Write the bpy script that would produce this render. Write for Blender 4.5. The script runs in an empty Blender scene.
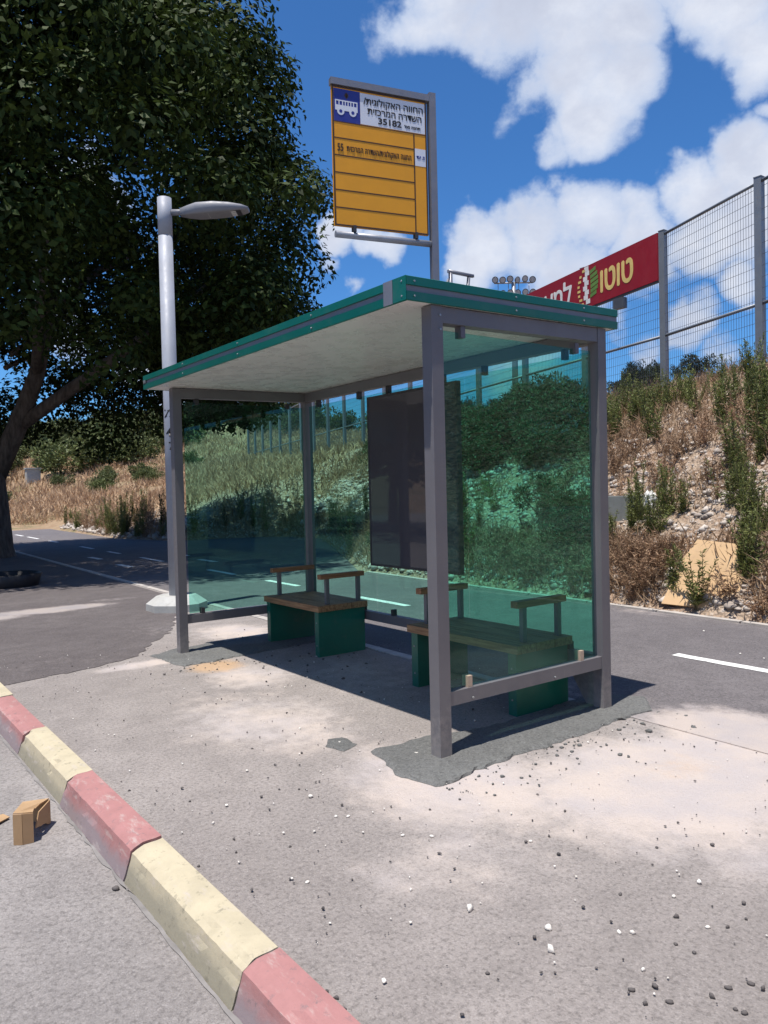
import bpy, bmesh, math, random
import numpy as np
from mathutils import Vector, Matrix
R = math.radians
random.seed(7)
rng = np.random.default_rng(11)
scene = bpy.context.scene
COL = scene.collection

# ------------------------------------------------------------------ helpers
def tag(o, label=None, cat=None, group=None, kind=None):
    if label: o['label'] = label
    if cat: o['category'] = cat
    if group: o['group'] = group
    if kind: o['kind'] = kind
    return o

def thing(name, label, cat, loc=(0, 0, 0), rotz=0.0, group=None):
    o = bpy.data.objects.new(name, None)
    o.empty_display_size = 0.2
    COL.objects.link(o)
    o.location = loc
    o.rotation_euler = (0, 0, rotz)
    return tag(o, label, cat, group)

def base_of(p):
    v = Vector((0, 0, 0))
    while p is not None:
        v = v + Vector(p.location)
        p = p.parent
    return v

def obj(name, bm, mats, parent=None, local=False, bevel=0.0, smooth=False, seg=1):
    """link a bmesh as one mesh object; verts are world coordinates unless local"""
    if bevel > 0:
        es = [e for e in bm.edges if len(e.link_faces) == 2 and e.calc_face_angle(0) > R(35)]
        bmesh.ops.bevel(bm, geom=es, offset=bevel, segments=seg, affect='EDGES', clamp_overlap=True)
    if parent is not None and not local:
        bmesh.ops.translate(bm, verts=bm.verts, vec=-base_of(parent))
    bmesh.ops.recalc_face_normals(bm, faces=bm.faces)
    me = bpy.data.meshes.new(name)
    bm.to_mesh(me)
    bm.free()
    for m in (mats if isinstance(mats, (list, tuple)) else [mats]):
        me.materials.append(m)
    if smooth:
        for p in me.polygons: p.use_smooth = True
    o = bpy.data.objects.new(name, me)
    COL.objects.link(o)
    if parent is not None: o.parent = parent
    return o

def mesh_from(name, verts, faces, mats, mat_idx=None, smooth=False):
    """fast mesh of equal-sized faces from numpy arrays"""
    me = bpy.data.meshes.new(name)
    verts = np.asarray(verts, np.float32); faces = np.asarray(faces, np.int32)
    n = faces.shape[1]
    me.vertices.add(len(verts)); me.vertices.foreach_set('co', verts.ravel())
    me.loops.add(faces.size); me.loops.foreach_set('vertex_index', faces.ravel())
    me.polygons.add(len(faces)); me.polygons.foreach_set('loop_start', np.arange(0, faces.size, n, dtype=np.int32))
    if mat_idx is not None: me.polygons.foreach_set('material_index', np.asarray(mat_idx, np.int32))
    if smooth: me.polygons.foreach_set('use_smooth', np.ones(len(faces), bool))
    for m in (mats if isinstance(mats, (list, tuple)) else [mats]): me.materials.append(m)
    me.update(calc_edges=True); me.validate()
    return me

def link_mesh(name, me, parent=None, loc=(0, 0, 0), rot=(0, 0, 0), sc=(1, 1, 1)):
    o = bpy.data.objects.new(name, me); COL.objects.link(o)
    o.location = loc; o.rotation_euler = rot; o.scale = sc
    if parent is not None: o.parent = parent
    return o

def copy_tree(o, parent=None):
    c = o.copy(); COL.objects.link(c)
    if parent is not None:
        c.parent = parent
    for ch in [x for x in o.children]:
        copy_tree(ch, c)
    return c

def box(bm, lo, hi, mi=0):
    x0, y0, z0 = lo; x1, y1, z1 = hi
    v = [bm.verts.new(p) for p in ((x0,y0,z0),(x1,y0,z0),(x1,y1,z0),(x0,y1,z0),(x0,y0,z1),(x1,y0,z1),(x1,y1,z1),(x0,y1,z1))]
    for f in ((0,3,2,1),(4,5,6,7),(0,1,5,4),(1,2,6,5),(2,3,7,6),(3,0,4,7)):
        bm.faces.new([v[i] for i in f]).material_index = mi
    return v

def prism(bm, pts, off, mi=0):
    """closed polygon pts (3D) extruded by vector off"""
    off = Vector(off)
    a = [bm.verts.new(p) for p in pts]; b = [bm.verts.new(Vector(p) + off) for p in pts]
    n = len(pts)
    bm.faces.new(a[::-1]).material_index = mi; bm.faces.new(b).material_index = mi
    for i in range(n):
        bm.faces.new((a[i], a[(i+1) % n], b[(i+1) % n], b[i])).material_index = mi

def tube(bm, p0, p1, r0, r1=None, n=12, mi=0, caps=True):
    if r1 is None: r1 = r0
    p0 = Vector(p0); p1 = Vector(p1); d = (p1 - p0).normalized()
    s = d.orthogonal().normalized(); t = d.cross(s)
    A = []; B = []
    for i in range(n):
        a = 2 * math.pi * i / n
        e = s * math.cos(a) + t * math.sin(a)
        A.append(bm.verts.new(p0 + e * r0)); B.append(bm.verts.new(p1 + e * r1))
    for i in range(n):
        f = bm.faces.new((A[i], A[(i+1) % n], B[(i+1) % n], B[i])); f.material_index = mi; f.smooth = True
    if caps:
        bm.faces.new(A[::-1]).material_index = mi; bm.faces.new(B).material_index = mi

def limb(bm, pts, radii, n=10):
    """one continuous tapering tube through pts"""
    rings = []
    pts = [Vector(p) for p in pts]
    for i, p in enumerate(pts):
        d = (pts[min(i+1, len(pts)-1)] - pts[max(i-1, 0)]).normalized()
        s = d.cross(Vector((0.31, 0.95, 0.07))).normalized(); t = d.cross(s)
        rings.append([bm.verts.new(p + (s * math.cos(2*math.pi*k/n) + t * math.sin(2*math.pi*k/n)) * radii[i] * (1 + 0.08*random.uniform(-1, 1))) for k in range(n)])
    for a, b in zip(rings[:-1], rings[1:]):
        for k in range(n):
            f = bm.faces.new((a[k], a[(k+1) % n], b[(k+1) % n], b[k])); f.smooth = True
    bm.faces.new(rings[0][::-1]); bm.faces.new(rings[-1])

# ------------------------------------------------------------------ node helpers
class NT:
    def __init__(s, m):
        s.t = m.node_tree; s.n = s.t.nodes; s.l = s.t.links
    def new(s, typ, **kw):
        nd = s.n.new(typ)
        for k, v in kw.items(): setattr(nd, k, v)
        return nd
    def link(s, a, b): s.l.new(a, b)
    def setin(s, nd, key, v):
        if hasattr(v, 'is_output'): s.l.new(v, nd.inputs[key])
        else: nd.inputs[key].default_value = v
    def coords(s):
        return s.new('ShaderNodeTexCoord').outputs['Object']
    def noise(s, vec, scale, detail=4, rough=0.55, dist=0.0):
        nd = s.new('ShaderNodeTexNoise'); s.link(vec, nd.inputs['Vector'])
        nd.inputs['Scale'].default_value = scale; nd.inputs['Detail'].default_value = detail
        nd.inputs['Roughness'].default_value = rough; nd.inputs['Distortion'].default_value = dist
        return nd.outputs['Fac']
    def voro(s, vec, scale, feature='F1', out='Distance'):
        nd = s.new('ShaderNodeTexVoronoi', feature=feature); s.link(vec, nd.inputs['Vector'])
        nd.inputs['Scale'].default_value = scale
        return nd.outputs[out]
    def math(s, op, a, b=0.0, c=0.0, clamp=False):
        nd = s.new('ShaderNodeMath', operation=op, use_clamp=clamp)
        s.setin(nd, 0, a); s.setin(nd, 1, b); s.setin(nd, 2, c)
        return nd.outputs[0]
    def ramp(s, v, a, b, lo=0.0, hi=1.0, smooth=True):
        nd = s.new('ShaderNodeMapRange', interpolation_type='SMOOTHSTEP' if smooth else 'LINEAR')
        s.setin(nd, 0, v); nd.inputs[1].default_value = a; nd.inputs[2].default_value = b
        nd.inputs[3].default_value = lo; nd.inputs[4].default_value = hi
        return nd.outputs[0]
    def mix(s, f, a, b, blend='MIX'):
        nd = s.new('ShaderNodeMix', data_type='RGBA', blend_type=blend)
        s.setin(nd, 0, f)
        for k, v in ((6, a), (7, b)):
            if hasattr(v, 'is_output'): s.link(v, nd.inputs[k])
            else: nd.inputs[k].default_value = (*v, 1) if len(v) == 3 else v
        return nd.outputs[2]
    def mapping(s, vec, scale=(1,1,1), rot=(0,0,0), loc=(0,0,0)):
        nd = s.new('ShaderNodeMapping'); s.link(vec, nd.inputs[0])
        nd.inputs[1].default_value = loc; nd.inputs[2].default_value = rot; nd.inputs[3].default_value = scale
        return nd.outputs[0]
    def blob(s, vec, c, r, soft, sy=1.0):
        """1 inside an ellipse round c, 0 beyond r; uses x and y only"""
        m = s.mapping(vec, scale=(1, 1/sy, 0), loc=(-c[0], -c[1]/sy, 0))
        nd = s.new('ShaderNodeVectorMath', operation='LENGTH'); s.link(m, nd.inputs[0])
        return s.ramp(nd.outputs['Value'], r*(1-soft), r, 1.0, 0.0)
    def bump(s, h, strength, dist, normal=None):
        nd = s.new('ShaderNodeBump'); s.link(h, nd.inputs['Height'])
        nd.inputs['Strength'].default_value = strength; nd.inputs['Distance'].default_value = dist
        if normal is not None: s.link(normal, nd.inputs['Normal'])
        return nd.outputs[0]

def new_mat(name):
    m = bpy.data.materials.new(name); m.use_nodes = True
    nt = NT(m)
    b = nt.n['Principled BSDF']
    return m, nt, b

def paint(name, col, rough=0.45, metal=0.0, var=0.12, vscale=6.0, bump=0.0, bscale=80, spec=0.5, dirt=None, dirt_amt=0.0, coat=0.0):
    m, nt, b = new_mat(name)
    v = nt.coords()
    n = nt.noise(v, vscale, 5)
    f = nt.ramp(n, 0.3, 0.7, 1 - var, 1 + var, False)
    c = nt.mix(1.0, col, (1, 1, 1), 'MULTIPLY')
    mul = nt.new('ShaderNodeVectorMath', operation='SCALE'); nt.link(c, mul.inputs[0]); nt.link(f, mul.inputs['Scale'])
    c = mul.outputs[0]
    if dirt is not None:
        d = nt.ramp(nt.noise(v, vscale * 2.7, 6, 0.65), 0.52, 0.72, 0, dirt_amt)
        c = nt.mix(d, c, dirt)
    nt.link(c, b.inputs['Base Color'])
    rr = nt.ramp(nt.noise(v, vscale * 3, 3), 0.3, 0.7, max(rough - 0.08, 0.02), min(rough + 0.1, 1), False)
    nt.link(rr, b.inputs['Roughness'])
    b.inputs['Metallic'].default_value = metal
    b.inputs['Specular IOR Level'].default_value = spec
    b.inputs['Coat Weight'].default_value = coat
    if bump > 0:
        nt.link(nt.bump(nt.noise(v, bscale, 4), bump, 0.002), b.inputs['Normal'])
    return m

# ------------------------------------------------------------------ materials
M = {}
M['frame'] = paint('grey_frame_paint', (0.132, 0.126, 0.145), 0.42, var=0.06, vscale=3, bump=0.08, bscale=160, dirt=(0.3, 0.27, 0.25), dirt_amt=0.12)
M['galv'] = paint('galvanised_steel', (0.30, 0.31, 0.34), 0.42, metal=0.35, var=0.10, vscale=14)
M['sign_frame'] = paint('sign_frame_steel', (0.20, 0.20, 0.225), 0.4, metal=0.3, var=0.08, vscale=9)
M['lamp_pole'] = paint('lamp_pole_paint', (0.30, 0.32, 0.37), 0.55, var=0.08, vscale=4, dirt=(0.25, 0.24, 0.24), dirt_amt=0.25)
M['lamp_grey'] = paint('lamp_head_grey', (0.20, 0.205, 0.225), 0.5, var=0.05)
M['green'] = paint('fascia_green', (0.0, 0.112, 0.086), 0.38, var=0.06, vscale=2, dirt=(0.15, 0.22, 0.19), dirt_amt=0.12)
M['groove'] = paint('fascia_groove_grey', (0.16, 0.17, 0.20), 0.4, var=0.08)
M['bench_green'] = paint('bench_leg_green', (0.003, 0.125, 0.086), 0.4, var=0.1, vscale=4, dirt=(0.12, 0.13, 0.11), dirt_amt=0.2)
M['black'] = paint('black_plastic', (0.012, 0.012, 0.014), 0.5, var=0.2)
M['rivet'] = paint('rivet_steel', (0.30, 0.32, 0.33), 0.35, metal=0.5)
M['clamp'] = paint('clamp_dark', (0.035, 0.033, 0.038), 0.5)
M['clamp_tan'] = paint('clamp_brass', (0.42, 0.33, 0.25), 0.5)
M['led'] = paint('led_lens', (0.55, 0.57, 0.58), 0.25)
M['concrete'] = paint('concrete_pale', (0.42, 0.42, 0.40), 0.85, var=0.12, vscale=5, bump=0.3, bscale=60, dirt=(0.22, 0.2, 0.18), dirt_amt=0.35)
M['concrete_grey'] = paint('concrete_grey', (0.22, 0.23, 0.22), 0.9, var=0.15, vscale=4, bump=0.4, bscale=50, dirt=(0.12, 0.11, 0.1), dirt_amt=0.4)
M['cardboard'] = paint('cardboard', (0.40, 0.26, 0.14), 0.85, var=0.08, vscale=10, bump=0.1)
M['board'] = paint('plywood_board', (0.56, 0.38, 0.21), 0.8, var=0.1, vscale=3, dirt=(0.32, 0.22, 0.14), dirt_amt=0.35)
M['white_plastic'] = paint('white_plastic', (0.78, 0.78, 0.76), 0.6)
M['mark'] = paint('road_marking_white', (0.72, 0.72, 0.70), 0.7, var=0.12, vscale=9, dirt=(0.2, 0.19, 0.2), dirt_amt=0.55)
M['sign_yellow'] = paint('sign_yellow', (0.72, 0.305, 0.006), 0.4, var=0.04)
M['sign_white'] = paint('sign_white', (0.62, 0.64, 0.70), 0.4, var=0.03)
M['sign_blue'] = paint('sign_blue', (0.02, 0.03, 0.22), 0.4, var=0.04)
M['sign_black'] = paint('sign_black', (0.02, 0.016, 0.014), 0.5)
M['sign_brown'] = paint('sign_brown_line', (0.055, 0.022, 0.006), 0.5)
M['banner_red'] = paint('banner_red', (0.30, 0.010, 0.022), 0.55, var=0.05, vscale=1.5)
M['banner_yellow'] = paint('banner_yellow', (0.80, 0.58, 0.20), 0.55)
M['banner_white'] = paint('banner_white', (0.80, 0.78, 0.76), 0.55)
M['banner_green'] = paint('banner_green', (0.14, 0.26, 0.06), 0.55)
M['fence'] = paint('fence_steel', (0.20, 0.215, 0.24), 0.45, metal=0.3, var=0.08, vscale=3)
M['wire'] = paint('fence_wire', (0.075, 0.082, 0.10), 0.5, metal=0.1)

def frame_mat():
    m, nt, b = new_mat('grey_frame_paint')
    v = nt.coords(); n = nt.noise(v, 3, 5); n2 = nt.noise(v, 22, 6, 0.7)
    c = nt.mix(nt.ramp(n, 0.3, 0.7), (0.124, 0.121, 0.132), (0.142, 0.138, 0.148))
    sep = nt.new('ShaderNodeSeparateXYZ'); nt.link(v, sep.inputs[0])
    low = nt.ramp(nt.math('MULTIPLY_ADD', nt.math('SUBTRACT', n2, 0.5), 0.5, sep.outputs[2]), -0.02, 0.28, 0.75, 0.0)
    c = nt.mix(low, c, (0.30, 0.275, 0.26))                    # cement dust splashed on the feet
    c = nt.mix(nt.ramp(n2, 0.60, 0.78, 0, 0.35), c, (0.25, 0.235, 0.225))
    scr = nt.noise(nt.mapping(v, scale=(60, 60, 1.2)), 3.0, 4, 0.6)
    c = nt.mix(nt.ramp(scr, 0.70, 0.76, 0, 0.3), c, (0.30, 0.30, 0.32))
    nt.link(c, b.inputs['Base Color'])
    nt.link(nt.ramp(n2, 0.3, 0.7, 0.34, 0.55), b.inputs['Roughness'])
    nt.link(nt.bump(nt.noise(v, 120, 3), 0.08, 0.002), b.inputs['Normal'])
    return m
M['frame'] = frame_mat()
def ceiling_mat():
    m, nt, b = new_mat('roof_soffit')
    v = nt.coords()
    n = nt.noise(v, 1.5, 4)
    nt.link(nt.mix(nt.ramp(n, 0.35, 0.7), (0.70, 0.69, 0.67), (0.73, 0.72, 0.70)), b.inputs['Base Color'])
    nt.link(nt.ramp(nt.noise(v, 7, 5), 0.3, 0.7, 0.22, 0.36), b.inputs['Roughness'])
    nt.link(nt.bump(nt.noise(v, 1.1, 2), 0.06, 0.02), b.inputs['Normal'])
    return m
M['soffit'] = ceiling_mat()

def panel_mat():
    m, nt, b = new_mat('dark_glossy_panel')
    v = nt.coords()
    nt.link(nt.mix(nt.noise(v, 3, 4), (0.062, 0.059, 0.070), (0.076, 0.072, 0.084)), b.inputs['Base Color'])
    b.inputs['Roughness'].default_value = 0.03
    b.inputs['Specular IOR Level'].default_value = 0.45
    return m
M['panel'] = panel_mat()

def glass_mat(name, tint):
    m, nt, b = new_mat(name)
    nt.n.remove(b)
    out = nt.n['Material Output']
    tr = nt.new('ShaderNodeBsdfTransparent'); tr.inputs[0].default_value = (*tint, 1)
    gl = nt.new('ShaderNodeBsdfGlossy'); gl.inputs['Roughness'].default_value = 0.0
    gl.inputs[0].default_value = (0.85, 1.0, 0.97, 1)
    lw = nt.new('ShaderNodeLayerWeight'); lw.inputs[0].default_value = 0.5
    f5 = nt.math('POWER', lw.outputs['Facing'], 5.0)
    fac = nt.math('MULTIPLY_ADD', f5, 0.92, 0.024, clamp=True)
    # faint dust film on the pane
    df = nt.new('ShaderNodeBsdfDiffuse'); df.inputs[0].default_value = (0.30, 0.36, 0.34, 1)
    v = nt.coords()
    dust = nt.ramp(nt.noise(nt.mapping(v, scale=(1, 1, 0.35)), 5.0, 6, 0.65), 0.42, 0.8, 0.004, 0.03)
    mx0 = nt.new('ShaderNodeMixShader'); nt.link(dust, mx0.inputs[0]); nt.link(tr.outputs[0], mx0.inputs[1]); nt.link(df.outputs[0], mx0.inputs[2])
    mx = nt.new('ShaderNodeMixShader'); nt.link(fac, mx.inputs[0]); nt.link(mx0.outputs[0], mx.inputs[1]); nt.link(gl.outputs[0], mx.inputs[2])
    nt.link(mx.outputs[0], out.inputs[0])
    return m
M['glass'] = glass_mat('green_tinted_glass', (0.625, 0.89, 0.83))

def wood_mat():
    m, nt, b = new_mat('bench_wood')
    v = nt.coords()
    g = nt.noise(nt.mapping(v, scale=(14, 0.9, 14)), 4.0, 6, 0.6, 0.6)
    c = nt.mix(nt.ramp(g, 0.3, 0.72), (0.17, 0.082, 0.036), (0.44, 0.26, 0.125))
    big = nt.noise(v, 3.0, 3)
    c = nt.mix(nt.ramp(big, 0.4, 0.7, 0, 0.4), c, (0.22, 0.14, 0.075))
    nt.link(c, b.inputs['Base Color']); b.inputs['Roughness'].default_value = 0.6
    nt.link(nt.bump(g, 0.25, 0.003), b.inputs['Normal'])
    return m
M['wood'] = wood_mat()
def wood_x_mat():
    m, nt, b = new_mat('armrest_wood')
    v = nt.coords()
    g = nt.noise(nt.mapping(v, scale=(0.9, 14, 14)), 4.0, 6, 0.6, 0.6)
    c = nt.mix(nt.ramp(g, 0.3, 0.72), (0.15, 0.062, 0.026), (0.33, 0.16, 0.075))
    nt.link(c, b.inputs['Base Color']); b.inputs['Roughness'].default_value = 0.55
    return m
M['wood_x'] = wood_x_mat()

def asphalt(name, dark, light, dustcol=None, blobs=(), sand=(), agg=0.5, dust_amt=0.8, streak=0.0, cracks=0.0):
    m, nt, b = new_mat(name)
    v = nt.coords()
    big = nt.noise(v, 0.55, 6, 0.6)
    mid = nt.noise(v, 4.5, 6, 0.62)
    fine = nt.noise(v, 85, 3, 0.7)
    st = nt.voro(v, 120)
    c = nt.mix(nt.ramp(big, 0.3, 0.7), dark, light)
    c = nt.mix(nt.ramp(mid, 0.35, 0.7, 0, 0.45), c, tuple(x * 0.72 for x in dark))
    # speckle of pale and dark stone in the binder
    vc = nt.voro(v, 150, out='Color')
    sep = nt.new('ShaderNodeSeparateColor'); nt.link(vc, sep.inputs[0])
    sp = nt.ramp(sep.outputs[0], 0.72, 0.95, 0, agg)
    c = nt.mix(sp, c, tuple(min(1, x * 1.7 + 0.04) for x in light))
    sp2 = nt.ramp(sep.outputs[1], 0.75, 0.98, 0, agg)
    c = nt.mix(sp2, c, tuple(x * 0.38 for x in dark))
    if streak > 0:
        s = nt.noise(nt.mapping(v, scale=(1.2, 0.16, 1)), 3.0, 5, 0.6)
        c = nt.mix(nt.ramp(s, 0.5, 0.75, 0, streak), c, tuple(x * 1.5 for x in light))
    gr = nt.noise(v, 52, 6, 0.78)
    c = nt.mix(nt.ramp(gr, 0.47, 0.64, 0, 0.68), c, tuple(x * 0.50 for x in dark))
    c = nt.mix(nt.ramp(nt.noise(nt.mapping(v, loc=(7, 3, 0)), 60, 4, 0.7), 0.55, 0.75, 0, 0.35), c, tuple(min(1, x * 1.35) for x in light))
    edge = nt.math('MULTIPLY_ADD', nt.math('MULTIPLY_ADD', nt.noise(v, 8.5, 6, 0.7), 0.45, nt.math('MULTIPLY', nt.noise(nt.mapping(v, rot=(0, 0, 0.5), scale=(1, 0.55, 1)), 1.9, 7, 0.68), 0.60)), 1.0, nt.math('MULTIPLY', fine, 0.12))
    def masks(bl, amt):
        tot = None
        for (x, y, r, sy, k) in bl:
            mk = nt.math('MULTIPLY', nt.blob(v, (x, y), r, 0.85, sy), k)
            tot = mk if tot is None else nt.math('MAXIMUM', tot, mk)
        s = nt.math('MULTIPLY_ADD', tot, 1.0, nt.math('MULTIPLY', nt.math('SUBTRACT', edge, 0.585), 1.75))
        return nt.math('MULTIPLY', nt.math('MULTIPLY', nt.ramp(s, 0.22, 0.85), amt), nt.ramp(tot, 0.0, 0.12))
    if blobs:
        dc = nt.mix(nt.ramp(nt.noise(v, 2.3, 4), 0.35, 0.65), dustcol, tuple(x * y for x, y in zip(dustcol, (0.86, 0.9, 0.98))))
        dc = nt.mix(nt.ramp(nt.voro(v, 60), 0.0, 0.35, 0.25, 0.0), dc, tuple(x * 0.55 for x in dustcol))
        c = nt.mix(masks(blobs, dust_amt), c, dc)
    if sand:
        c = nt.mix(masks(sand, 0.65), c, (0.52, 0.33, 0.17))
    if cracks > 0:
        cr = nt.voro(nt.mapping(v, scale=(1, 1, 0)), 1.1, feature='DISTANCE_TO_EDGE')
        crn = nt.math('MULTIPLY', nt.ramp(cr, 0.0, 0.012, 1, 0), nt.ramp(nt.noise(v, 0.8, 3), 0.5, 0.62))
        c = nt.mix(nt.math('MULTIPLY', crn, cracks), c, tuple(x * 0.4 for x in dark))
    nt.link(c, b.inputs['Base Color'])
    b.inputs['Roughness'].default_value = 0.9
    b.inputs['Specular IOR Level'].default_value = 0.25
    h = nt.math('ADD', nt.math('MULTIPLY', st, -0.6), nt.math('MULTIPLY', nt.noise(v, 40, 5, 0.7), 1.2))
    n1 = nt.bump(nt.math('ADD', h, nt.math('MULTIPLY', gr, -1.6)), 0.7, 0.007)
    n2 = nt.bump(nt.noise(v, 3.0, 4), 0.3, 0.02, n1)
    nt.link(n2, b.inputs['Normal'])
    return m

M['road'] = asphalt('road_asphalt', (0.255, 0.236, 0.228), (0.32, 0.298, 0.288), agg=0.16, streak=0.15)
DUST = (0.55, 0.475, 0.425)
M['pave'] = asphalt('pavement_asphalt', (0.262, 0.236, 0.222), (0.350, 0.316, 0.298), DUST,
    blobs=[(0.7, -0.95, 1.5, 0.75, 1.0), (1.2, -0.85, 0.8, 0.9, 1.0), (0.9, -1.9, 1.1, 0.8, 0.62), (-0.15, -0.25, 0.95, 1.3, 0.80), (-0.35, 1.3, 0.95, 1.6, 0.62), (-0.6, -0.9, 0.9, 0.8, 0.5), (0.8, 1.8, 0.9, 1.6, 0.42),
           (0.2, 3.5, 0.5, 1.1, 0.75), (0.1, 2.4, 0.7, 1.2, 0.62), (0.9, 4.3, 0.75, 1.2, 0.85), (0.25, -1.6, 0.7, 0.7, 0.5), (-0.35, 3.45, 0.8, 0.32, 0.8), (0.7, 5.6, 0.8, 0.8, 0.6)],
    sand=[(0.05, 2.95, 0.42, 0.95, 0.85), (1.0, -0.9, 0.5, 0.8, 0.35)], agg=0.13, dust_amt=0.86)
M['pave_dark'] = asphalt('old_asphalt', (0.112, 0.098, 0.098), (0.155, 0.138, 0.136), (0.42, 0.37, 0.34),
    blobs=[(-0.2, 7.5, 1.3, 0.36, 1.0), (-1.0, 7.3, 0.9, 0.5, 0.9), (0.6, 5.0, 1.2, 0.9, 0.36), (-0.9, 4.0, 0.9, 0.7, 0.3), (0.8, 7.9, 0.7, 0.4, 0.5)], agg=0.2, dust_amt=0.8)
M['path'] = asphalt('path_asphalt', (0.138, 0.127, 0.132), (0.180, 0.166, 0.170), DUST,
    blobs=[(1.45, -0.75, 1.0, 1.0, 1.0), (1.9, -1.35, 1.2, 0.9, 0.8), (4.9, 1.5, 0.6, 9, 0.3), (1.7, 0.6, 0.45, 4, 0.38)], agg=0.3, streak=0.08, dust_amt=0.8)
M['cement'] = asphalt('wet_cement', (0.13, 0.132, 0.13), (0.175, 0.178, 0.172), agg=0.2)
M['edging'] = paint('path_edging', (0.42, 0.39, 0.36), 0.85, var=0.15, vscale=5, dirt=(0.2, 0.18, 0.17), dirt_amt=0.5)

def kerb_mat(name, col, worn):
    m, nt, b = new_mat(name)
    v = nt.coords()
    n = nt.noise(v, 5, 6, 0.65); n2 = nt.noise(v, 26, 5, 0.7)
    c = nt.mix(nt.ramp(n, 0.3, 0.7), col, tuple(x * 0.82 for x in col))
    sep = nt.new('ShaderNodeSeparateXYZ'); nt.link(v, sep.inputs[0])
    low = nt.ramp(nt.math('MULTIPLY_ADD', nt.math('SUBTRACT', n, 0.5), 0.16, sep.outputs[2]), -0.09, -0.015, 0.9, 0.0)
    c = nt.mix(low, c, worn)                                   # paint worn off and splashed at the gutter
    c = nt.mix(nt.ramp(n2, 0.56, 0.70, 0, 0.6), c, tuple(x * 0.6 for x in worn))
    c = nt.mix(nt.ramp(nt.noise(nt.mapping(v, scale=(3, 0.8, 3)), 7, 6, 0.7), 0.54, 0.72, 0, 0.6), c, (0.46, 0.41, 0.38))
    nt.link(c, b.inputs['Base Color']); b.inputs['Roughness'].default_value = 0.75
    nt.link(nt.bump(nt.math('ADD', n2, n), 0.35, 0.006), b.inputs['Normal'])
    return m
M['kerb_red'] = kerb_mat('kerb_red_paint', (0.385, 0.185, 0.178), (0.24, 0.205, 0.215))
M['kerb_cream'] = kerb_mat('kerb_cream_paint', (0.50, 0.44, 0.31), (0.26, 0.24, 0.18))

def soil_mat():
    m, nt, b = new_mat('dry_soil_and_rubble')
    v = nt.coords()
    big = nt.noise(v, 0.35, 6, 0.6); mid = nt.noise(v, 2.2, 6, 0.65)
    st = nt.voro(v, 11); st2 = nt.voro(v, 27)
    c = nt.mix(nt.ramp(mid, 0.35, 0.68), (0.36, 0.28, 0.21), (0.25, 0.165, 0.11))
    c = nt.mix(nt.ramp(st, 0.1, 0.45, 0.75, 0.0), c, (0.52, 0.47, 0.42))
    c = nt.mix(nt.ramp(st2, 0.05, 0.4, 0.55, 0.0), c, (0.46, 0.40, 0.36))
    # dry straw further off
    sep = nt.new('ShaderNodeSeparateXYZ'); nt.link(v, sep.inputs[0])
    far = nt.ramp(sep.outputs[1], 20, 34)
    straw = nt.mix(nt.ramp(nt.noise(v, 0.9, 6, 0.7), 0.35, 0.65), (0.30, 0.20, 0.125), (0.36, 0.27, 0.17))
    straw = nt.mix(nt.ramp(big, 0.5, 0.62, 0, 0.8), straw, (0.16, 0.15, 0.07))
    c = nt.mix(nt.math('MULTIPLY', far, 0.92), c, straw)
    nt.link(c, b.inputs['Base Color']); b.inputs['Roughness'].default_value = 0.95
    b.inputs['Specular IOR Level'].default_value = 0.15
    n1 = nt.bump(nt.math('ADD', nt.math('MULTIPLY', st, -1.0), nt.math('MULTIPLY', st2, -0.5)), 0.8, 0.06)
    nt.link(n1, b.inputs['Normal'])
    return m
M['soil'] = soil_mat()

def leaf_mat(name, a, bcol, scale=1.2, rough=0.5, trans=0.25, spec=0.4):
    m, nt, b = new_mat(name)
    geo = nt.new('ShaderNodeNewGeometry')
    v = nt.coords()
    oi = nt.new('ShaderNodeObjectInfo')
    f = nt.math('ADD', nt.math('MULTIPLY', geo.outputs['Random Per Island'], 0.65), nt.math('MULTIPLY', nt.noise(v, scale, 3), 0.5))
    c = nt.mix(nt.ramp(f, 0.2, 0.95, 0, 1, False), a, bcol)
    sc = nt.ramp(oi.outputs['Random'], 0, 1, 0.78, 1.22, False)
    mul = nt.new('ShaderNodeVectorMath', operation='SCALE'); nt.link(c, mul.inputs[0]); nt.link(sc, mul.inputs['Scale'])
    nt.link(mul.outputs[0], b.inputs['Base Color'])
    b.inputs['Roughness'].default_value = rough; b.inputs['Specular IOR Level'].default_value = spec
    tl = nt.new('ShaderNodeBsdfTranslucent'); nt.link(mul.outputs[0], tl.inputs[0])
    mx = nt.new('ShaderNodeMixShader'); mx.inputs[0].default_value = trans
    nt.link(b.outputs[0], mx.inputs[1]); nt.link(tl.outputs[0], mx.inputs[2])
    nt.link(mx.outputs[0], nt.n['Material Output'].inputs[0])
    return m
M['ficus'] = leaf_mat('ficus_leaves', (0.012, 0.021, 0.006), (0.048, 0.074, 0.017), 0.45, 0.6, 0.16, 0.12)
M['weed_green'] = leaf_mat('green_weed_leaves', (0.105, 0.135, 0.034), (0.235, 0.255, 0.085), 1.5, 0.6, 0.3)
M['weed_dark'] = leaf_mat('shrub_leaves', (0.042, 0.054, 0.022), (0.115, 0.128, 0.055), 1.0, 0.55, 0.25)
M['weed_dry'] = leaf_mat('dry_weed_stalks', (0.25, 0.15, 0.095), (0.42, 0.29, 0.19), 1.5, 0.8, 0.2, 0.2)
M['straw'] = leaf_mat('dry_grass_blades', (0.29, 0.18, 0.11), (0.48, 0.35, 0.23), 0.8, 0.8, 0.25, 0.2)
M['stem'] = paint('weed_stem', (0.14, 0.12, 0.06), 0.8)
M['hillbush'] = leaf_mat('hill_bush_leaves', (0.075, 0.098, 0.034), (0.160, 0.190, 0.070), 0.5, 0.6, 0.2)
M['pine'] = leaf_mat('far_tree_leaves', (0.016, 0.028, 0.014), (0.042, 0.062, 0.028), 0.5, 0.6, 0.1)

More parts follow.
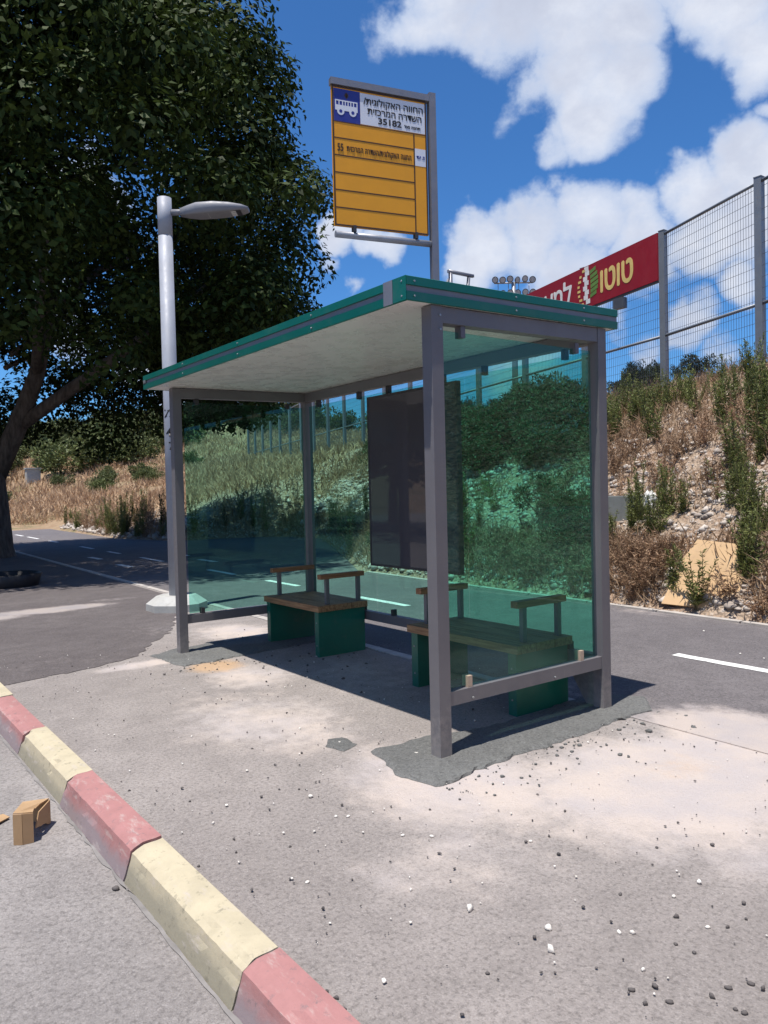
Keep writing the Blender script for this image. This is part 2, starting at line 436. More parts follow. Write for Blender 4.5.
def bark_mat():
    m, nt, b = new_mat('ficus_bark')
    v = nt.coords()
    g = nt.noise(nt.mapping(v, scale=(3, 3, 0.8)), 3.5, 7, 0.65)
    nt.link(nt.mix(nt.ramp(g, 0.3, 0.7), (0.07, 0.055, 0.045), (0.19, 0.155, 0.125)), b.inputs['Base Color'])
    b.inputs['Roughness'].default_value = 0.9
    nt.link(nt.bump(g, 0.6, 0.03), b.inputs['Normal'])
    return m
M['bark'] = bark_mat()
def stone_mat(name, a, bc):
    m, nt, b = new_mat(name)
    geo = nt.new('ShaderNodeNewGeometry'); v = nt.coords()
    f = nt.math('ADD', nt.math('MULTIPLY', geo.outputs['Random Per Island'], 0.6), nt.math('MULTIPLY', nt.noise(v, 20, 4), 0.5))
    nt.link(nt.mix(nt.ramp(f, 0.2, 0.9), a, bc), b.inputs['Base Color']); b.inputs['Roughness'].default_value = 0.9
    nt.link(nt.bump(nt.noise(v, 60, 4), 0.4, 0.004), b.inputs['Normal'])
    return m
M['rubble'] = stone_mat('limestone_rubble', (0.30, 0.255, 0.22), (0.52, 0.47, 0.42))
M['pebble_white'] = stone_mat('white_pebble', (0.58, 0.55, 0.50), (0.78, 0.75, 0.70))
M['pebble_dark'] = stone_mat('dark_clod', (0.06, 0.055, 0.055), (0.14, 0.125, 0.12))

M['dusty_edge'] = paint('dusty_edging', (0.50, 0.44, 0.40), 0.9, var=0.1, vscale=5, dirt=(0.3, 0.27, 0.25), dirt_amt=0.4)

M['clamp_grey'] = paint('clamp_grey', (0.10, 0.095, 0.11), 0.4)

M['gutter'] = paint('gutter_dirt', (0.20, 0.19, 0.185), 0.9, var=0.25, vscale=8)

# ------------------------------------------------------------------ terrain shape (metres, z = 0 is the pavement)
_EY = [-60, -3, 8.2, 12.5, 17.2, 19.8, 20.9, 23.8, 33, 60, 400]
_EX = [4.7, 4.92, 5.36, 7.6, 10.1, 9.8, 6.6, 5.9, 6.6, 8.5, 30]
def edge_x(Y): return np.interp(Y, _EY, _EX)
def fence_x(Y): return np.where(Y < 4.91, 9.70 - 0.415 * (4.91 - Y), 9.70 + 0.294 * (Y - 4.91))
_ph = np.random.default_rng(3).uniform(0, 6.28, (24, 2)); _an = np.random.default_rng(4).uniform(0, 6.28, 24)
def bumps(X, Y, f0=0.25, octs=4):
    s = 0; k = 0; a = 1.0; f = f0
    for o in range(octs):
        for j in range(4):
            c, sn = math.cos(_an[k % 24]), math.sin(_an[k % 24])
            s = s + a * np.sin(f * (X * c + Y * sn) * 6.28 + _ph[k % 24, 0]); k += 1
        a *= 0.52; f *= 2.1
    return s / 4
def sstep(a, b, x):
    t = np.clip((x - a) / (b - a), 0, 1); return t * t * (3 - 2 * t)
def height(X, Y):
    X = np.asarray(X, float); Y = np.asarray(Y, float)
    E_ = edge_x(Y); F_ = fence_x(Y)
    u = (X - E_) / (F_ - E_)
    uc = np.clip(u, 0, 1)
    h = 3.1 * (1.22 * uc - 0.22 * uc * uc)
    beyond = np.maximum(X - F_, 0)
    h = h + 0.18 * np.minimum(beyond, 42) + 0.03 * np.maximum(beyond - 42, 0)
    ramp = sstep(0.0, 0.12, u)
    h = h + ramp * (0.10 * bumps(X, Y, 0.3, 4)) * np.where(beyond > 3, 2.0, 1.0)
    D = np.hypot(X + 2.65, Y + 3.09)
    w = sstep(34, 44, Y)
    w2 = np.maximum(w * (1 - sstep(4, 22, beyond)), sstep(24, 32, Y) * sstep(0.0, 0.2, u) * (1 - sstep(0, 6, beyond)))
    h = h + w2 * (0.035 * np.maximum(D - 34, 0) + 0.13 * np.maximum(D - 62, 0) - 0.09 * np.maximum(D - 110, 0) - 0.06 * np.maximum(D - 200, 0))
    low = np.where(u <= 0, -0.04, 0.0)
    low = low - 0.34 * (1 - sstep(-1.2, 0.0, X)) * (1 - w)
    return h + low

# ------------------------------------------------------------------ camera
CAM = Vector((-2.6512, -3.0881, 1.4492))
yaw, pitch, roll = R(53.1993), R(-1.5803), R(-1.3731)
fw = Vector((math.cos(pitch)*math.cos(yaw), math.cos(pitch)*math.sin(yaw), math.sin(pitch)))
rt = fw.cross(Vector((0, 0, 1))).normalized(); up = rt.cross(fw)
rt2 = math.cos(roll)*rt + math.sin(roll)*up; up2 = -math.sin(roll)*rt + math.cos(roll)*up
cd = bpy.data.cameras.new('camera'); cam = bpy.data.objects.new('camera', cd); COL.objects.link(cam)
cam.matrix_world = Matrix(((rt2.x, up2.x, -fw.x, CAM.x), (rt2.y, up2.y, -fw.y, CAM.y), (rt2.z, up2.z, -fw.z, CAM.z), (0, 0, 0, 1)))
cd.sensor_fit = 'VERTICAL'; cd.sensor_height = 24.0; cd.sensor_width = 18.0
cd.lens = 24.0 * 766.92 / 1024
cd.clip_start = 0.05; cd.clip_end = 3000
scene.camera = cam

# ------------------------------------------------------------------ sun and sky
TO_SUN = Vector((-0.245, -0.068, 1)).normalized()
sd = bpy.data.lights.new('sun', 'SUN'); sd.energy = 4.6; sd.angle = R(0.53); sd.color = (1.0, 0.94, 0.86)
so = bpy.data.objects.new('sun', sd); COL.objects.link(so); so.location = (-6, -2, 30)
so.rotation_euler = TO_SUN.to_track_quat('Z', 'Y').to_euler()

# cloud directions (azimuth seen from the shelter, degrees from +X towards +Y; elevation; angular radius; weight)
CLOUDS = [
(48.9,31.8,3.90,1.00),
(43.9,30.9,5.31,1.00),
(39.0,30.3,5.66,1.00),
(35.6,28.8,3.54,1.00),
(39.4,27.2,4.25,1.00),
(37.4,24.6,3.54,1.00),
(39.8,22.9,2.27,0.80),
(41.5,26.3,2.84,0.80),
(36.3,26.2,2.98,1.00),
(51.2,31.3,2.84,0.70),
(29.2,29.4,4.39,1.00),
(27.3,26.7,3.19,1.00),
(31.0,30.3,2.84,0.80),
(26.4,23.2,1.14,0.70),
(30.4,27.7,2.13,0.70),
(45.3,17.6,2.98,1.00),
(46.4,16.2,2.84,0.90),
(41.3,17.7,3.90,1.00),
(37.8,18.6,3.54,1.00),
(34.5,16.0,4.25,1.00),
(31.2,19.3,3.40,1.00),
(28.4,20.9,3.19,1.00),
(26.4,18.8,4.25,1.00),
(39.3,14.9,4.25,1.00),
(34.4,17.9,3.19,0.90),
(30.3,16.4,3.54,1.00),
(27.8,17.3,3.54,1.00),
(43.8,19.2,1.77,0.70),
(31.3,10.8,2.55,0.78),
(27.8,13.3,1.99,0.80),
(33.9,9.7,2.13,0.70),
(36.2,11.4,2.13,0.65),
(28.9,8.9,2.27,0.70),
(55.6,18.8,2.13,0.95),
(53.4,17.4,1.84,0.85),
(55.7,14.6,1.06,0.60),
(56.7,16.7,1.14,0.60),
(74.1,19.7,4.25,0.90),
(69.8,10.3,3.54,0.80),
(75.7,12.1,4.25,0.80),
(66.5,5.4,4.25,0.80),
(42.9,9.2,4.25,0.60),
(53.3,31.9,0.99,0.40),
(230.0,35.0,14.00,1.00),
(205.0,45.0,12.00,1.00),
(260.0,28.0,12.00,1.00),
(180.0,30.0,10.00,0.90),
(300.0,40.0,14.00,1.00),
(150.0,50.0,10.00,0.80),

]
w = bpy.data.worlds.new('World'); scene.world = w; w.use_nodes = True
nt = NT(w)
bg = nt.n['Background']
sky = nt.new('ShaderNodeTexSky', sky_type='NISHITA'); sky.sun_disc = False
sky.sun_elevation = math.asin(TO_SUN.z); sky.sun_rotation = math.atan2(TO_SUN.x, TO_SUN.y)
sky.altitude = 700; sky.air_density = 1.0; sky.dust_density = 0.25; sky.ozone_density = 3.0
d = nt.new('ShaderNodeTexCoord').outputs['Generated']
nrm = nt.new('ShaderNodeVectorMath', operation='NORMALIZE'); nt.link(d, nrm.inputs[0]); dv = nrm.outputs[0]
warp = nt.new('ShaderNodeTexNoise'); nt.link(dv, warp.inputs['Vector']); warp.inputs['Scale'].default_value = 9; warp.inputs['Detail'].default_value = 5
wv = nt.new('ShaderNodeVectorMath', operation='MULTIPLY_ADD'); nt.link(warp.outputs['Color'], wv.inputs[0])
wv.inputs[1].default_value = (0.12, 0.12, 0.12); 
sub = nt.new('ShaderNodeVectorMath', operation='SUBTRACT'); nt.link(dv, sub.inputs[0]); sub.inputs[1].default_value = (0.06, 0.06, 0.06)
nt.link(sub.outputs[0], wv.inputs[2]); wd = wv.outputs[0]
tot = None
for az, el, rad, wt in CLOUDS:
    c = (math.cos(R(el))*math.cos(R(az)), math.cos(R(el))*math.sin(R(az)), math.sin(R(el)))
    df = nt.new('ShaderNodeVectorMath', operation='DISTANCE'); nt.link(wd, df.inputs[0]); df.inputs[1].default_value = c
    k = nt.ramp(df.outputs['Value'], R(rad)*0.25, R(rad)*1.25, wt, 0.0)
    tot = k if tot is None else nt.math('MAXIMUM', tot, k)
f1 = nt.noise(nt.mapping(dv, scale=(1, 1, 1.7)), 6.0, 7, 0.62)
f2 = nt.noise(dv, 18.0, 6, 0.66)
det = nt.math('ADD', nt.math('MULTIPLY', nt.math('SUBTRACT', f1, 0.5), 1.5), nt.math('MULTIPLY', nt.math('SUBTRACT', f2, 0.5), 1.0))
dens = nt.math('MULTIPLY_ADD', nt.ramp(tot, 0.0, 0.3), nt.math('MULTIPLY', det, 0.75), tot)
mask = nt.math('MULTIPLY', nt.ramp(dens, 0.27, 0.70), 0.97)
thick = nt.ramp(dens, 0.45, 1.15)
shade = nt.ramp(nt.noise(nt.mapping(dv, scale=(1, 1, 1.5), loc=(0.02, 0.01, 0.05)), 7.0, 8, 0.6), 0.36, 0.66)
ccol = nt.mix(thick, (0.50, 0.62, 0.86), (0.86, 0.90, 1.0))
ccol = nt.mix(nt.math('MULTIPLY', nt.math('MULTIPLY', shade, thick), 0.8), ccol, (0.56, 0.61, 0.76))
cs = nt.new('ShaderNodeVectorMath', operation='SCALE'); nt.link(ccol, cs.inputs[0]); cs.inputs['Scale'].default_value = 8.0
# deepen the blue the way a clear high-altitude noon sky looks
skc = nt.mix(1.0, sky.outputs[0], (0.44, 0.85, 1.24), 'MULTIPLY')
nt.link(nt.mix(mask, skc, cs.outputs[0]), bg.inputs[0])
bg.inputs[1].default_value = 0.085

vs = scene.view_settings
vs.view_transform = 'Standard'; vs.look = 'None'; vs.gamma = 1.0; vs.use_curve_mapping = False
vs.exposure = 0.48
cy = scene.cycles
cy.max_bounces = 8; cy.transparent_max_bounces = 24; cy.glossy_bounces = 3; cy.diffuse_bounces = 3; cy.transmission_bounces = 4
cy.caustics_reflective = False; cy.caustics_refractive = False; cy.sample_clamp_indirect = 6
cy.use_denoising = True

# ------------------------------------------------------------------ ground
def grow(a, b, step, k):
    out = [a]
    while out[-1] < b: out.append(out[-1] + step); step *= k
    return out
xs = np.array([-900, -400, -180, -90, -45, -22, -12, -8, -5, -3, -1.6, -1.2, -0.6, 0, 1.5, 3.5] + list(np.arange(4.6, 15.0, 0.11)) + grow(15.0, 900, 0.2, 1.085))
ys = np.array(sorted([-y for y in grow(4.0, 900, 0.6, 1.25)]) + list(np.arange(-3.8, 26, 0.17)) + grow(26.0, 1200, 0.25, 1.07))
GX, GY = np.meshgrid(xs, ys, indexing='ij')
GZ = height(GX, GY)
nx, ny = GX.shape
V = np.stack([GX.ravel(), GY.ravel(), GZ.ravel()], 1)
i = np.arange(nx-1)[:, None]*ny + np.arange(ny-1)[None, :]
Fq = np.stack([i, i+ny, i+ny+1, i+1], -1).reshape(-1, 4)
ground = link_mesh('ground', mesh_from('ground', V, Fq, M['soil'], smooth=True)); tag(ground, kind='structure')

def sheet(name, pts, z, mat, kind='structure'):
    bm = bmesh.new()
    f = bm.faces.new([bm.verts.new((p[0], p[1], z)) for p in pts])
    if f.normal.z < 0: f.normal_flip()
    ed = bmesh.ops.extrude_edge_only(bm, edges=list(f.edges))['geom']
    for v in ed:
        if isinstance(v, bmesh.types.BMVert): v.co.z -= 0.12
    bmesh.ops.triangulate(bm, faces=bm.faces)
    o = obj(name, bm, mat); tag(o, kind=kind); return o
def ragged(pts, amp=0.03, step=0.08, closed=True):
    out = []
    n = len(pts)
    for a in range(n if closed else n-1):
        p = Vector(pts[a]); q = Vector(pts[(a+1) % n]); m = max(1, int((q-p).length/step))
        for k in range(m):
            t = k/m; e = p.lerp(q, t); out.append((e.x + random.gauss(0, amp), e.y + random.gauss(0, amp)))
    return out
near_x = lambda Y: 1.40 + 0.025*Y
mid_x = lambda Y: 3.14 + 0.03*Y
far_x = lambda Y: 4.88 + 0.04*Y
sheet('road', [(-60, -40), (-1.66, -40), (-1.66, 120), (-60, 120)], -0.13, M['road'])
sheet('pavement', [(-1.56, -30), (near_x(-30)+0.05, -30), (near_x(5)+0.02, 5), (near_x(36)+0.02, 36), (-1.56, 36)], 0.0, M['pave'])
dk = ragged([(-1.52, 3.46), (-1.1, 3.55), (-0.62, 3.66), (-0.30, 3.84), (0.02, 4.35), (0.42, 4.9), (0.75, 5.6), (1.10, 6.4), (near_x(7.4)-0.05, 7.4)], 0.02, 0.07, False)
sheet('old_pavement', dk + [(near_x(36)-0.05, 36), (-1.52, 36)], 0.004, M['pave_dark'])
sheet('cycle_path', [(near_x(-30), -30), (far_x(-30), -30), (far_x(8.2), 8.2), (7.6, 12.5), (10.1, 17.2), (9.8, 19.8), (6.6, 20.9), (5.85, 23.8), (far_x(36)+0.2, 36), (near_x(36), 36)], 0.006, M['path'])
bm = bmesh.new()
def strip(bm, fx, y0, y1, wd, z, step=1.0, amp=0.0):
    n = max(2, int((y1-y0)/step)); prev = None
    for k in range(n+1):
        y = y0 + (y1-y0)*k/n
        a = bm.verts.new((fx(y)-wd/2+random.gauss(0, amp), y, z)); b_ = bm.verts.new((fx(y)+wd/2+random.gauss(0, amp), y, z))
        if prev: bm.faces.new((prev[0], prev[1], b_, a))
        prev = (a, b_)
    g = bmesh.ops.extrude_face_region(bm, geom=list(bm.faces)) if False else None
for y0, y1 in [(-6.9, -4.9), (-1.35, 0.62), (4.38, 5.50), (7.2, 8.27), (9.55, 10.8), (13.4, 14.9), (16.6, 17.7), (19.2, 20.6), (23.6, 24.9), (26.7, 28.7), (29.6, 31.2)]:
    strip(bm, mid_x, y0, y1, 0.11, 0.010, 0.15, 0.003)
# painted symbol and arrows further along the path
for (x, y) in ((2.75, 15.2), (2.6, 12.6), (4.55, 14.4), (4.3, 12.3)):
    strip(bm, lambda Y, x=x: x, y, y+0.9, 0.14, 0.010, 0.2, 0.006)
o = obj('path_marking', bm, M['mark']); tag(o, kind='structure')
bm = bmesh.new()
for k in range(0, 36):
    y0, y1 = k + 0.01, k + 0.99
    prism(bm, [(near_x(y0)-0.045, y0, -0.1), (near_x(y0)+0.045, y0, -0.1), (near_x(y1)+0.045, y1, -0.1), (near_x(y1)-0.045, y1, -0.1)], (0, 0, 0.110 if k else 0.108))
for k in range(-20, 8):
    y0, y1 = k + 0.01, k + 0.99
    prism(bm, [(far_x(y0), y0, -0.1), (far_x(y0)+0.09, y0, -0.1), (far_x(y1)+0.09, y1, -0.1), (far_x(y1), y1, -0.1)], (0, 0, 0.125))
o = obj('path_edging', bm, M['edging'], bevel=0.006); tag(o, kind='structure')
# kerb of painted blocks
bm = bmesh.new()
prof = [(-1.508, -0.3), (-1.508, 0.014), (-1.592, 0.012), (-1.640, -0.008), (-1.676, -0.128), (-1.684, -0.3)]
nb = np.random.default_rng(21)
for k in range(-12, 60):
    y0 = 0.06 + 1.005*k
    dx, dz = random.gauss(0, 0.004), random.gauss(0, 0.003)
    fine = prof[:1] + [(prof[1][0], prof[1][1])] + [(-1.535, 0.015), (-1.565, 0.015), (-1.588, 0.0135), (-1.598, 0.010)] + [(-1.620, 0.001), (-1.640, -0.009), (-1.648, -0.038), (-1.658, -0.068), (-1.667, -0.098)] + prof[4:]
    ys_ = [0.002, 0.012] + list(np.linspace(0.05, 0.95, 22)) + [0.988, 0.998]
    if not -3 < k < 8: ys_ = [0.002, 0.998]
    prev = None
    chip = [(nb.uniform(0.0, 1.0), nb.uniform(0.03, 0.07), nb.uniform(0.004, 0.012)) for _ in range(3)] + [(float(nb.integers(0, 2)), nb.uniform(.02, .04), nb.uniform(.002, .005))]
    for j, t_ in enumerate(ys_):
        endc = 0.006 if j in (0, len(ys_)-1) else 0.0
        ring = []
        for m_, (x, z) in enumerate(fine):
            inner = 2 <= m_ <= 10
            jx = nb.normal(0, 0.0008) if m_ in (6, 7) else 0; jz = nb.normal(0, 0.0006) if m_ in (6, 7) else 0
            if m_ in (6, 7, 8):
                for (ct, cw, cd_) in chip:
                    g_ = cd_*math.exp(-((t_-ct)/cw)**2*2); jx += g_*0.7; jz -= g_
            if inner: jz -= endc*0.7; jx += endc*0.4 if m_ > 6 else 0
            ring.append(bm.verts.new((x+dx+jx, y0+t_, z+dz+jz)))
        n_ = len(ring)
        if prev:
            for m_ in range(n_-1):
                f_ = bm.faces.new((prev[m_], prev[m_+1], ring[m_+1], ring[m_])); f_.material_index = k % 2; f_.smooth = False
        else: bm.faces.new(ring).material_index = k % 2
        prev = ring
    bm.faces.new(prev[::-1]).material_index = k % 2
o = obj('kerb', bm, [M['kerb_red'], M['kerb_cream']]); tag(o, kind='structure')
bm = bmesh.new()
strip(bm, lambda Y: -1.686, -12, 40, 0.014, -0.126, 0.07, 0.004)
o = obj('gutter_edge', bm, M['gutter']); tag(o, kind='structure')

# cement haunches round the shelter feet: low lumpy slabs
def slab(name, pts, z):
    bm = bmesh.new()
    out = [(x+0.010*math.sin(13*y+4*x), y+0.010*math.sin(17*x-3*y)+0.006*math.sin(41*x)) for x, y in ragged(pts, 0.005, 0.035)]
    inn = []
    c = Vector((sum(p[0] for p in out)/len(out), sum(p[1] for p in out)/len(out)))
    for p in out:
        q = Vector(p); q += (c-q).normalized()*0.03; inn.append(q)
    a = [bm.verts.new((p[0], p[1], 0.002)) for p in out]; b_ = [bm.verts.new((p.x, p.y, z+random.gauss(0, 0.002))) for p in inn]
    n = len(a)
    for k in range(n): bm.faces.new((a[k], a[(k+1) % n], b_[(k+1) % n], b_[k]))
    bm.faces.new(b_)
    bmesh.ops.triangulate(bm, faces=bm.faces)
    o = obj(name, bm, M['cement']); tag(o, kind='structure')
slab('cement_footing', [(-0.20, 0.36), (-0.30, -0.02), (-0.27, -0.27), (0.3, -0.21), (0.85, -0.22), (1.30, -0.18), (1.62, -0.22), (1.85, 0.02), (1.66, 0.30), (1.2, 0.26), (0.5, 0.25), (0.15, 0.34)], 0.014)
slab('cement_footing', [(-0.23, 3.74), (-0.17, 3.12), (0.18, 3.13), (0.34, 3.16), (1.7, 3.3), (1.75, 3.95), (0.4, 3.92), (0.05, 3.86)], 0.012)
slab('cement_footing', [(-0.36, 0.62), (-0.30, 0.46), (-0.18, 0.50), (-0.20, 0.66), (-0.28, 0.70)], 0.008)

# ------------------------------------------------------------------ bus shelter
sh = thing('bus_shelter', 'green roofed bus shelter with tinted glass walls and grey steel posts on the pavement', 'bus shelter', (0.73, 1.85, 0))
D_, L_, T = 1.465, 3.675, 0.08
zt = lambda x: 2.425 + 0.0195*x
for (x, y) in ((0, 0), (D_-T, 0), (0, L_-T), (D_-T, L_-T)):
    bm = bmesh.new(); v = box(bm, (x, y, -0.1), (x+T, y+T, 2.42))
    for q in v[4:]: q.co.z = zt(q.co.x)-0.003
    obj('post', bm, M['frame'], sh, bevel=0.005, seg=2)
def rail(lo, hi, name='rail', slope=False):
    bm = bmesh.new(); v = box(bm, lo, hi)
    if slope:
        for q in v: q.co.z += 0.0195*q.co.x
    return obj(name, bm, M['frame'], sh, bevel=0.004, seg=2)
# head rails under the roof and foot rails under the panes
rail((T, 0.004, 2.335), (D_-T, T-0.004, 2.420), 'head_rail', True)
rail((T, L_-T+0.004, 2.335), (D_-T, L_-0.004, 2.420), 'head_rail', True)
rail((D_-T+0.004, T, 2.335), (D_-0.004, L_-T, 2.420), 'head_rail', True)
rail((T, 0.008, 0.275), (D_-T, 0.068, 0.352), 'foot_rail')
rail((T, L_-0.068, 0.275), (D_-T, L_-0.008, 0.352), 'foot_rail')
rail((D_-0.068, T, 0.275), (D_-0.008, L_-T, 0.352), 'foot_rail')
bm = bmesh.new()
prism(bm, [(D_-0.055, T, 0.274), (D_-0.055, 0.33, 0.274), (D_-0.055, 0.15, 0.0), (D_-0.055, T, 0.0)], (0.01, 0, 0)); obj('gusset', bm, M['frame'], sh, bevel=0.002)
# panes
def pane(lo, hi):
    bm = bmesh.new(); box(bm, lo, hi); return obj('glass_pane', bm, M['glass'], sh)
pane((T+0.012, 0.036, 0.362), (D_-T-0.035, 0.044, 2.305))
pane((T+0.035, L_-0.044, 0.362), (D_-T-0.012, L_-0.036, 2.305))
ysp = [T+0.012, 1.280, 2.490, L_-T-0.012]
for a in range(3):
    pane((D_-0.044, ysp[a]+0.006, 0.362), (D_-0.036, ysp[a+1]-0.006, 2.315))
# clamps
def clampx(x, y, z0, z1, mt):
    bm = bmesh.new(); box(bm, (x-0.016, y-0.024, z0), (x+0.016, y+0.024, z1)); obj('glass_clamp', bm, mt, sh, bevel=0.006, seg=2)
def clampy(x, y, z0, z1, mt):
    bm = bmesh.new(); box(bm, (x-0.022, y-0.015, z0), (x+0.022, y+0.015, z1)); obj('glass_clamp', bm, mt, sh, bevel=0.006, seg=2)
for x in (0.24, 1.20):
    clampx(x, 0.04, 0.352, 0.415, M['clamp_tan']); clampx(x, 0.04, 2.275, 2.338, M['clamp_grey'])
    clampx(x, L_-0.04, 0.352, 0.405, M['clamp']); clampx(x, L_-0.04, 2.285, 2.338, M['clamp'])
for y in (0.3, 1.06, 1.53, 2.25, 2.70, 3.40):
    clampy(D_-0.04, y, 0.352, 0.405, M['clamp']); clampy(D_-0.04, y, 2.295, 2.362, M['clamp'])
# bolts on the near foot rail and posts
for (x, y, z) in ((0.25, 0.008, 0.295), (0.93, 0.008, 0.295), (0.06, 0.0, 2.375), (0.06, 0.0, 2.30)):
    bm = bmesh.new(); tube(bm, (x, y+0.001, z), (x, y-0.006, z), 0.006, n=10); obj('bolt', bm, M['rivet'], sh)
# dark advert board hung inside the back panes
bm = bmesh.new(); box(bm, (D_-0.115, 1.315, 0.805), (D_-0.075, 2.455, 2.262)); ad = obj('notice_board', bm, M['panel'], sh, bevel=0.004)
bm = bmesh.new()
for lo, hi in (((D_-0.118, 1.295, 0.785), (D_-0.072, 1.315, 2.282)), ((D_-0.118, 2.455, 0.785), (D_-0.072, 2.475, 2.282)), ((D_-0.118, 1.315, 2.262), (D_-0.072, 2.455, 2.282)), ((D_-0.118, 1.315, 0.785), (D_-0.072, 2.455, 0.805))):
    box(bm, lo, hi)
obj('board_frame', bm, M['clamp'], ad, bevel=0.002)
# roof: soffit slab, fascia with a recessed grey groove, corner covers, rivets
x0, x1, y0, y1 = -0.18, 1.56, -0.022, 3.83
bm = bmesh.new(); v = box(bm, (x0+0.012, y0+0.012, 2.427), (x1-0.012, y1-0.012, 2.447))
for q in v: q.co.z += 0.0195*q.co.x
roof = obj('roof', bm, M['soffit'], sh)
bm = bmesh.new(); v = box(bm, (x0+0.012, y0+0.012, 2.449), (x1-0.012, y1-0.012, 2.540))
for q in v: q.co.z += 0.0195*q.co.x
obj('roof_deck', bm, M['groove'], roof)
def fascia(pa, pb, nrm, name='fascia'):
    """profile extruded along one roof edge; nrm points outward"""
    pa = Vector(pa); pb = Vector(pb); nrm = Vector(nrm)
    bmg = bmesh.new(); bmk = bmesh.new()
    def ex(bm, pr):
        def zz(p, h): return Vector((p.x, p.y, 2.424 + 0.0195*p.x + h))
        prism(bm, [zz(pa, h) + nrm*o for o, h in pr], pb - pa + Vector((0, 0, 0.0195*(pb.x-pa.x))))
    ex(bmg, [(0.0, 0.0), (0.012, 0.002), (0.014, 0.046), (0.0, 0.048)])
    ex(bmg, [(0.0, 0.078), (0.014, 0.080), (0.014, 0.122), (0.006, 0.126), (-0.10, 0.124), (-0.10, 0.119), (0.0, 0.119)])
    ex(bmk, [(-0.002, 0.048), (0.004, 0.048), (0.004, 0.078), (-0.002, 0.078)])
    f = obj(name, bmg, M['green'], roof, bevel=0.0015); obj('groove_strip', bmk, M['groove'], f)
    return f
f1_ = fascia((x0+0.012, y0+0.012, 0), (x0+0.012, y1-0.012, 0), (-1, 0, 0))
f2_ = fascia((x0, y0+0.012, 0), (x1, y0+0.012, 0), (0, -1, 0))
f3_ = fascia((x1-0.012, y0+0.012, 0), (x1-0.012, y1-0.012, 0), (1, 0, 0))
f4_ = fascia((x0, y1-0.012, 0), (x1, y1-0.012, 0), (0, 1, 0))
# corner cover on the front edge near the camera and its dark joint
bm = bmesh.new(); box(bm, (x0-0.0050, y0+0.0, 2.422), (x0-0.0022, y0+0.11, 2.545)); obj('corner_cover', bm, M['green'], roof, bevel=0.001)
bm = bmesh.new(); box(bm, (x0-0.0060, y0+0.112, 2.421), (x0-0.0022, y0+0.19, 2.545)); obj('joint_cover', bm, M['groove'], roof, bevel=0.001)
bm = bmesh.new(); box(bm, (x0-0.0060, y1-0.07, 2.476), (x0-0.0022, y1-0.015, 2.502)); obj('lock_plate', bm, M['rivet'], roof, bevel=0.001)
for x in (x0+0.05, 0.62, 1.22):
    for h in (0.024, 0.100):
        z = 2.424 + 0.0195*x + h; bm = bmesh.new(); tube(bm, (x, y0-0.0015, z), (x, y0-0.007, z), 0.005, n=10); obj('rivet', bm, M['rivet'], roof)
for y in (y0+0.035, 0.9, 1.9, 2.9):
    for h in (0.024, 0.100):
        z = 2.421 + h; bm = bmesh.new(); tube(bm, (x0-0.001, y, z), (x0-0.0075, y, z), 0.005, n=10); obj('rivet', bm, M['rivet'], roof)
# small steel bracket on the roof
bm = bmesh.new()
def bar(bm, p, q, r): tube(bm, p, q, r, n=4)
bar(bm, (0.685, 0.60, 2.55), (0.685, 0.60, 2.835), 0.013); bar(bm, (0.665, 0.60, 2.842), (0.885, 0.60, 2.842), 0.013)
bar(bm, (0.80, 0.60, 2.55), (0.845, 0.60, 2.832), 0.011); bar(bm, (0.685, 0.615, 2.80), (0.60, 0.72, 2.55), 0.008)
brk = obj('roof_bracket', bm, M['sign_frame'], sh)

# ------------------------------------------------------------------ benches
b1 = thing('bench', 'wooden slat bench on green steel sides at the left end of the glass shelter', 'bench', (1.14, 0.85, 0), 0, 'benches inside the bus shelter')
def bench_parts(t, ya, yb):
    xa, xb = 0.86, 1.395
    for y in (ya+0.03, yb-0.10):
        bm = bmesh.new(); box(bm, (xa+0.02, y, 0.0), (xb-0.02, y+0.07, 0.398))
        o_ = obj('side_panel', bm, M['bench_green'], t, bevel=0.006, seg=2)
        sp_ = o_
        for z in (0.1, 0.3):
            bm = bmesh.new(); tube(bm, (xa+0.021, y+0.035, z), (xa+0.015, y+0.035, z), 0.006, n=10); obj('bolt', bm, M['rivet'], sp_)
    bm = bmesh.new()
    n = 3; wd = (xb-xa)/n
    for k in range(n):
        box(bm, (xa+k*wd+0.004, ya, 0.400+random.uniform(0, .002)), (xa+(k+1)*wd-0.004, yb, 0.452+random.uniform(0, .002)))
    obj('seat', bm, M['wood'], t, bevel=0.005, seg=2)
    for y in (ya+0.075, yb-0.075):
        bm = bmesh.new(); box(bm, (xa+0.06, y-0.03, 0.680), (xb-0.005, y+0.03, 0.722))
        a = obj('armrest', bm, M['wood_x'], t, bevel=0.008, seg=2)
        for x in (xa+0.14, xb-0.06):
            bm = bmesh.new(); box(bm, (x-0.018, y-0.016, 0.4535), (x+0.018, y+0.016, 0.679)); obj('armrest_post', bm, M['frame'], a, bevel=0.003)
bench_parts(b1, 0.25, 1.36)
b2 = copy_tree(b1)
b2.location.y += 2.29
for ch in b2.children: pass
b1['label'] = 'wooden bench with green steel sides behind the near front post and end pane'
b2['label'] = 'wooden bench with green steel sides in the far left corner of the shelter'
# shorten the far bench so that it stops at the end pane
b2.scale.y = 0.90

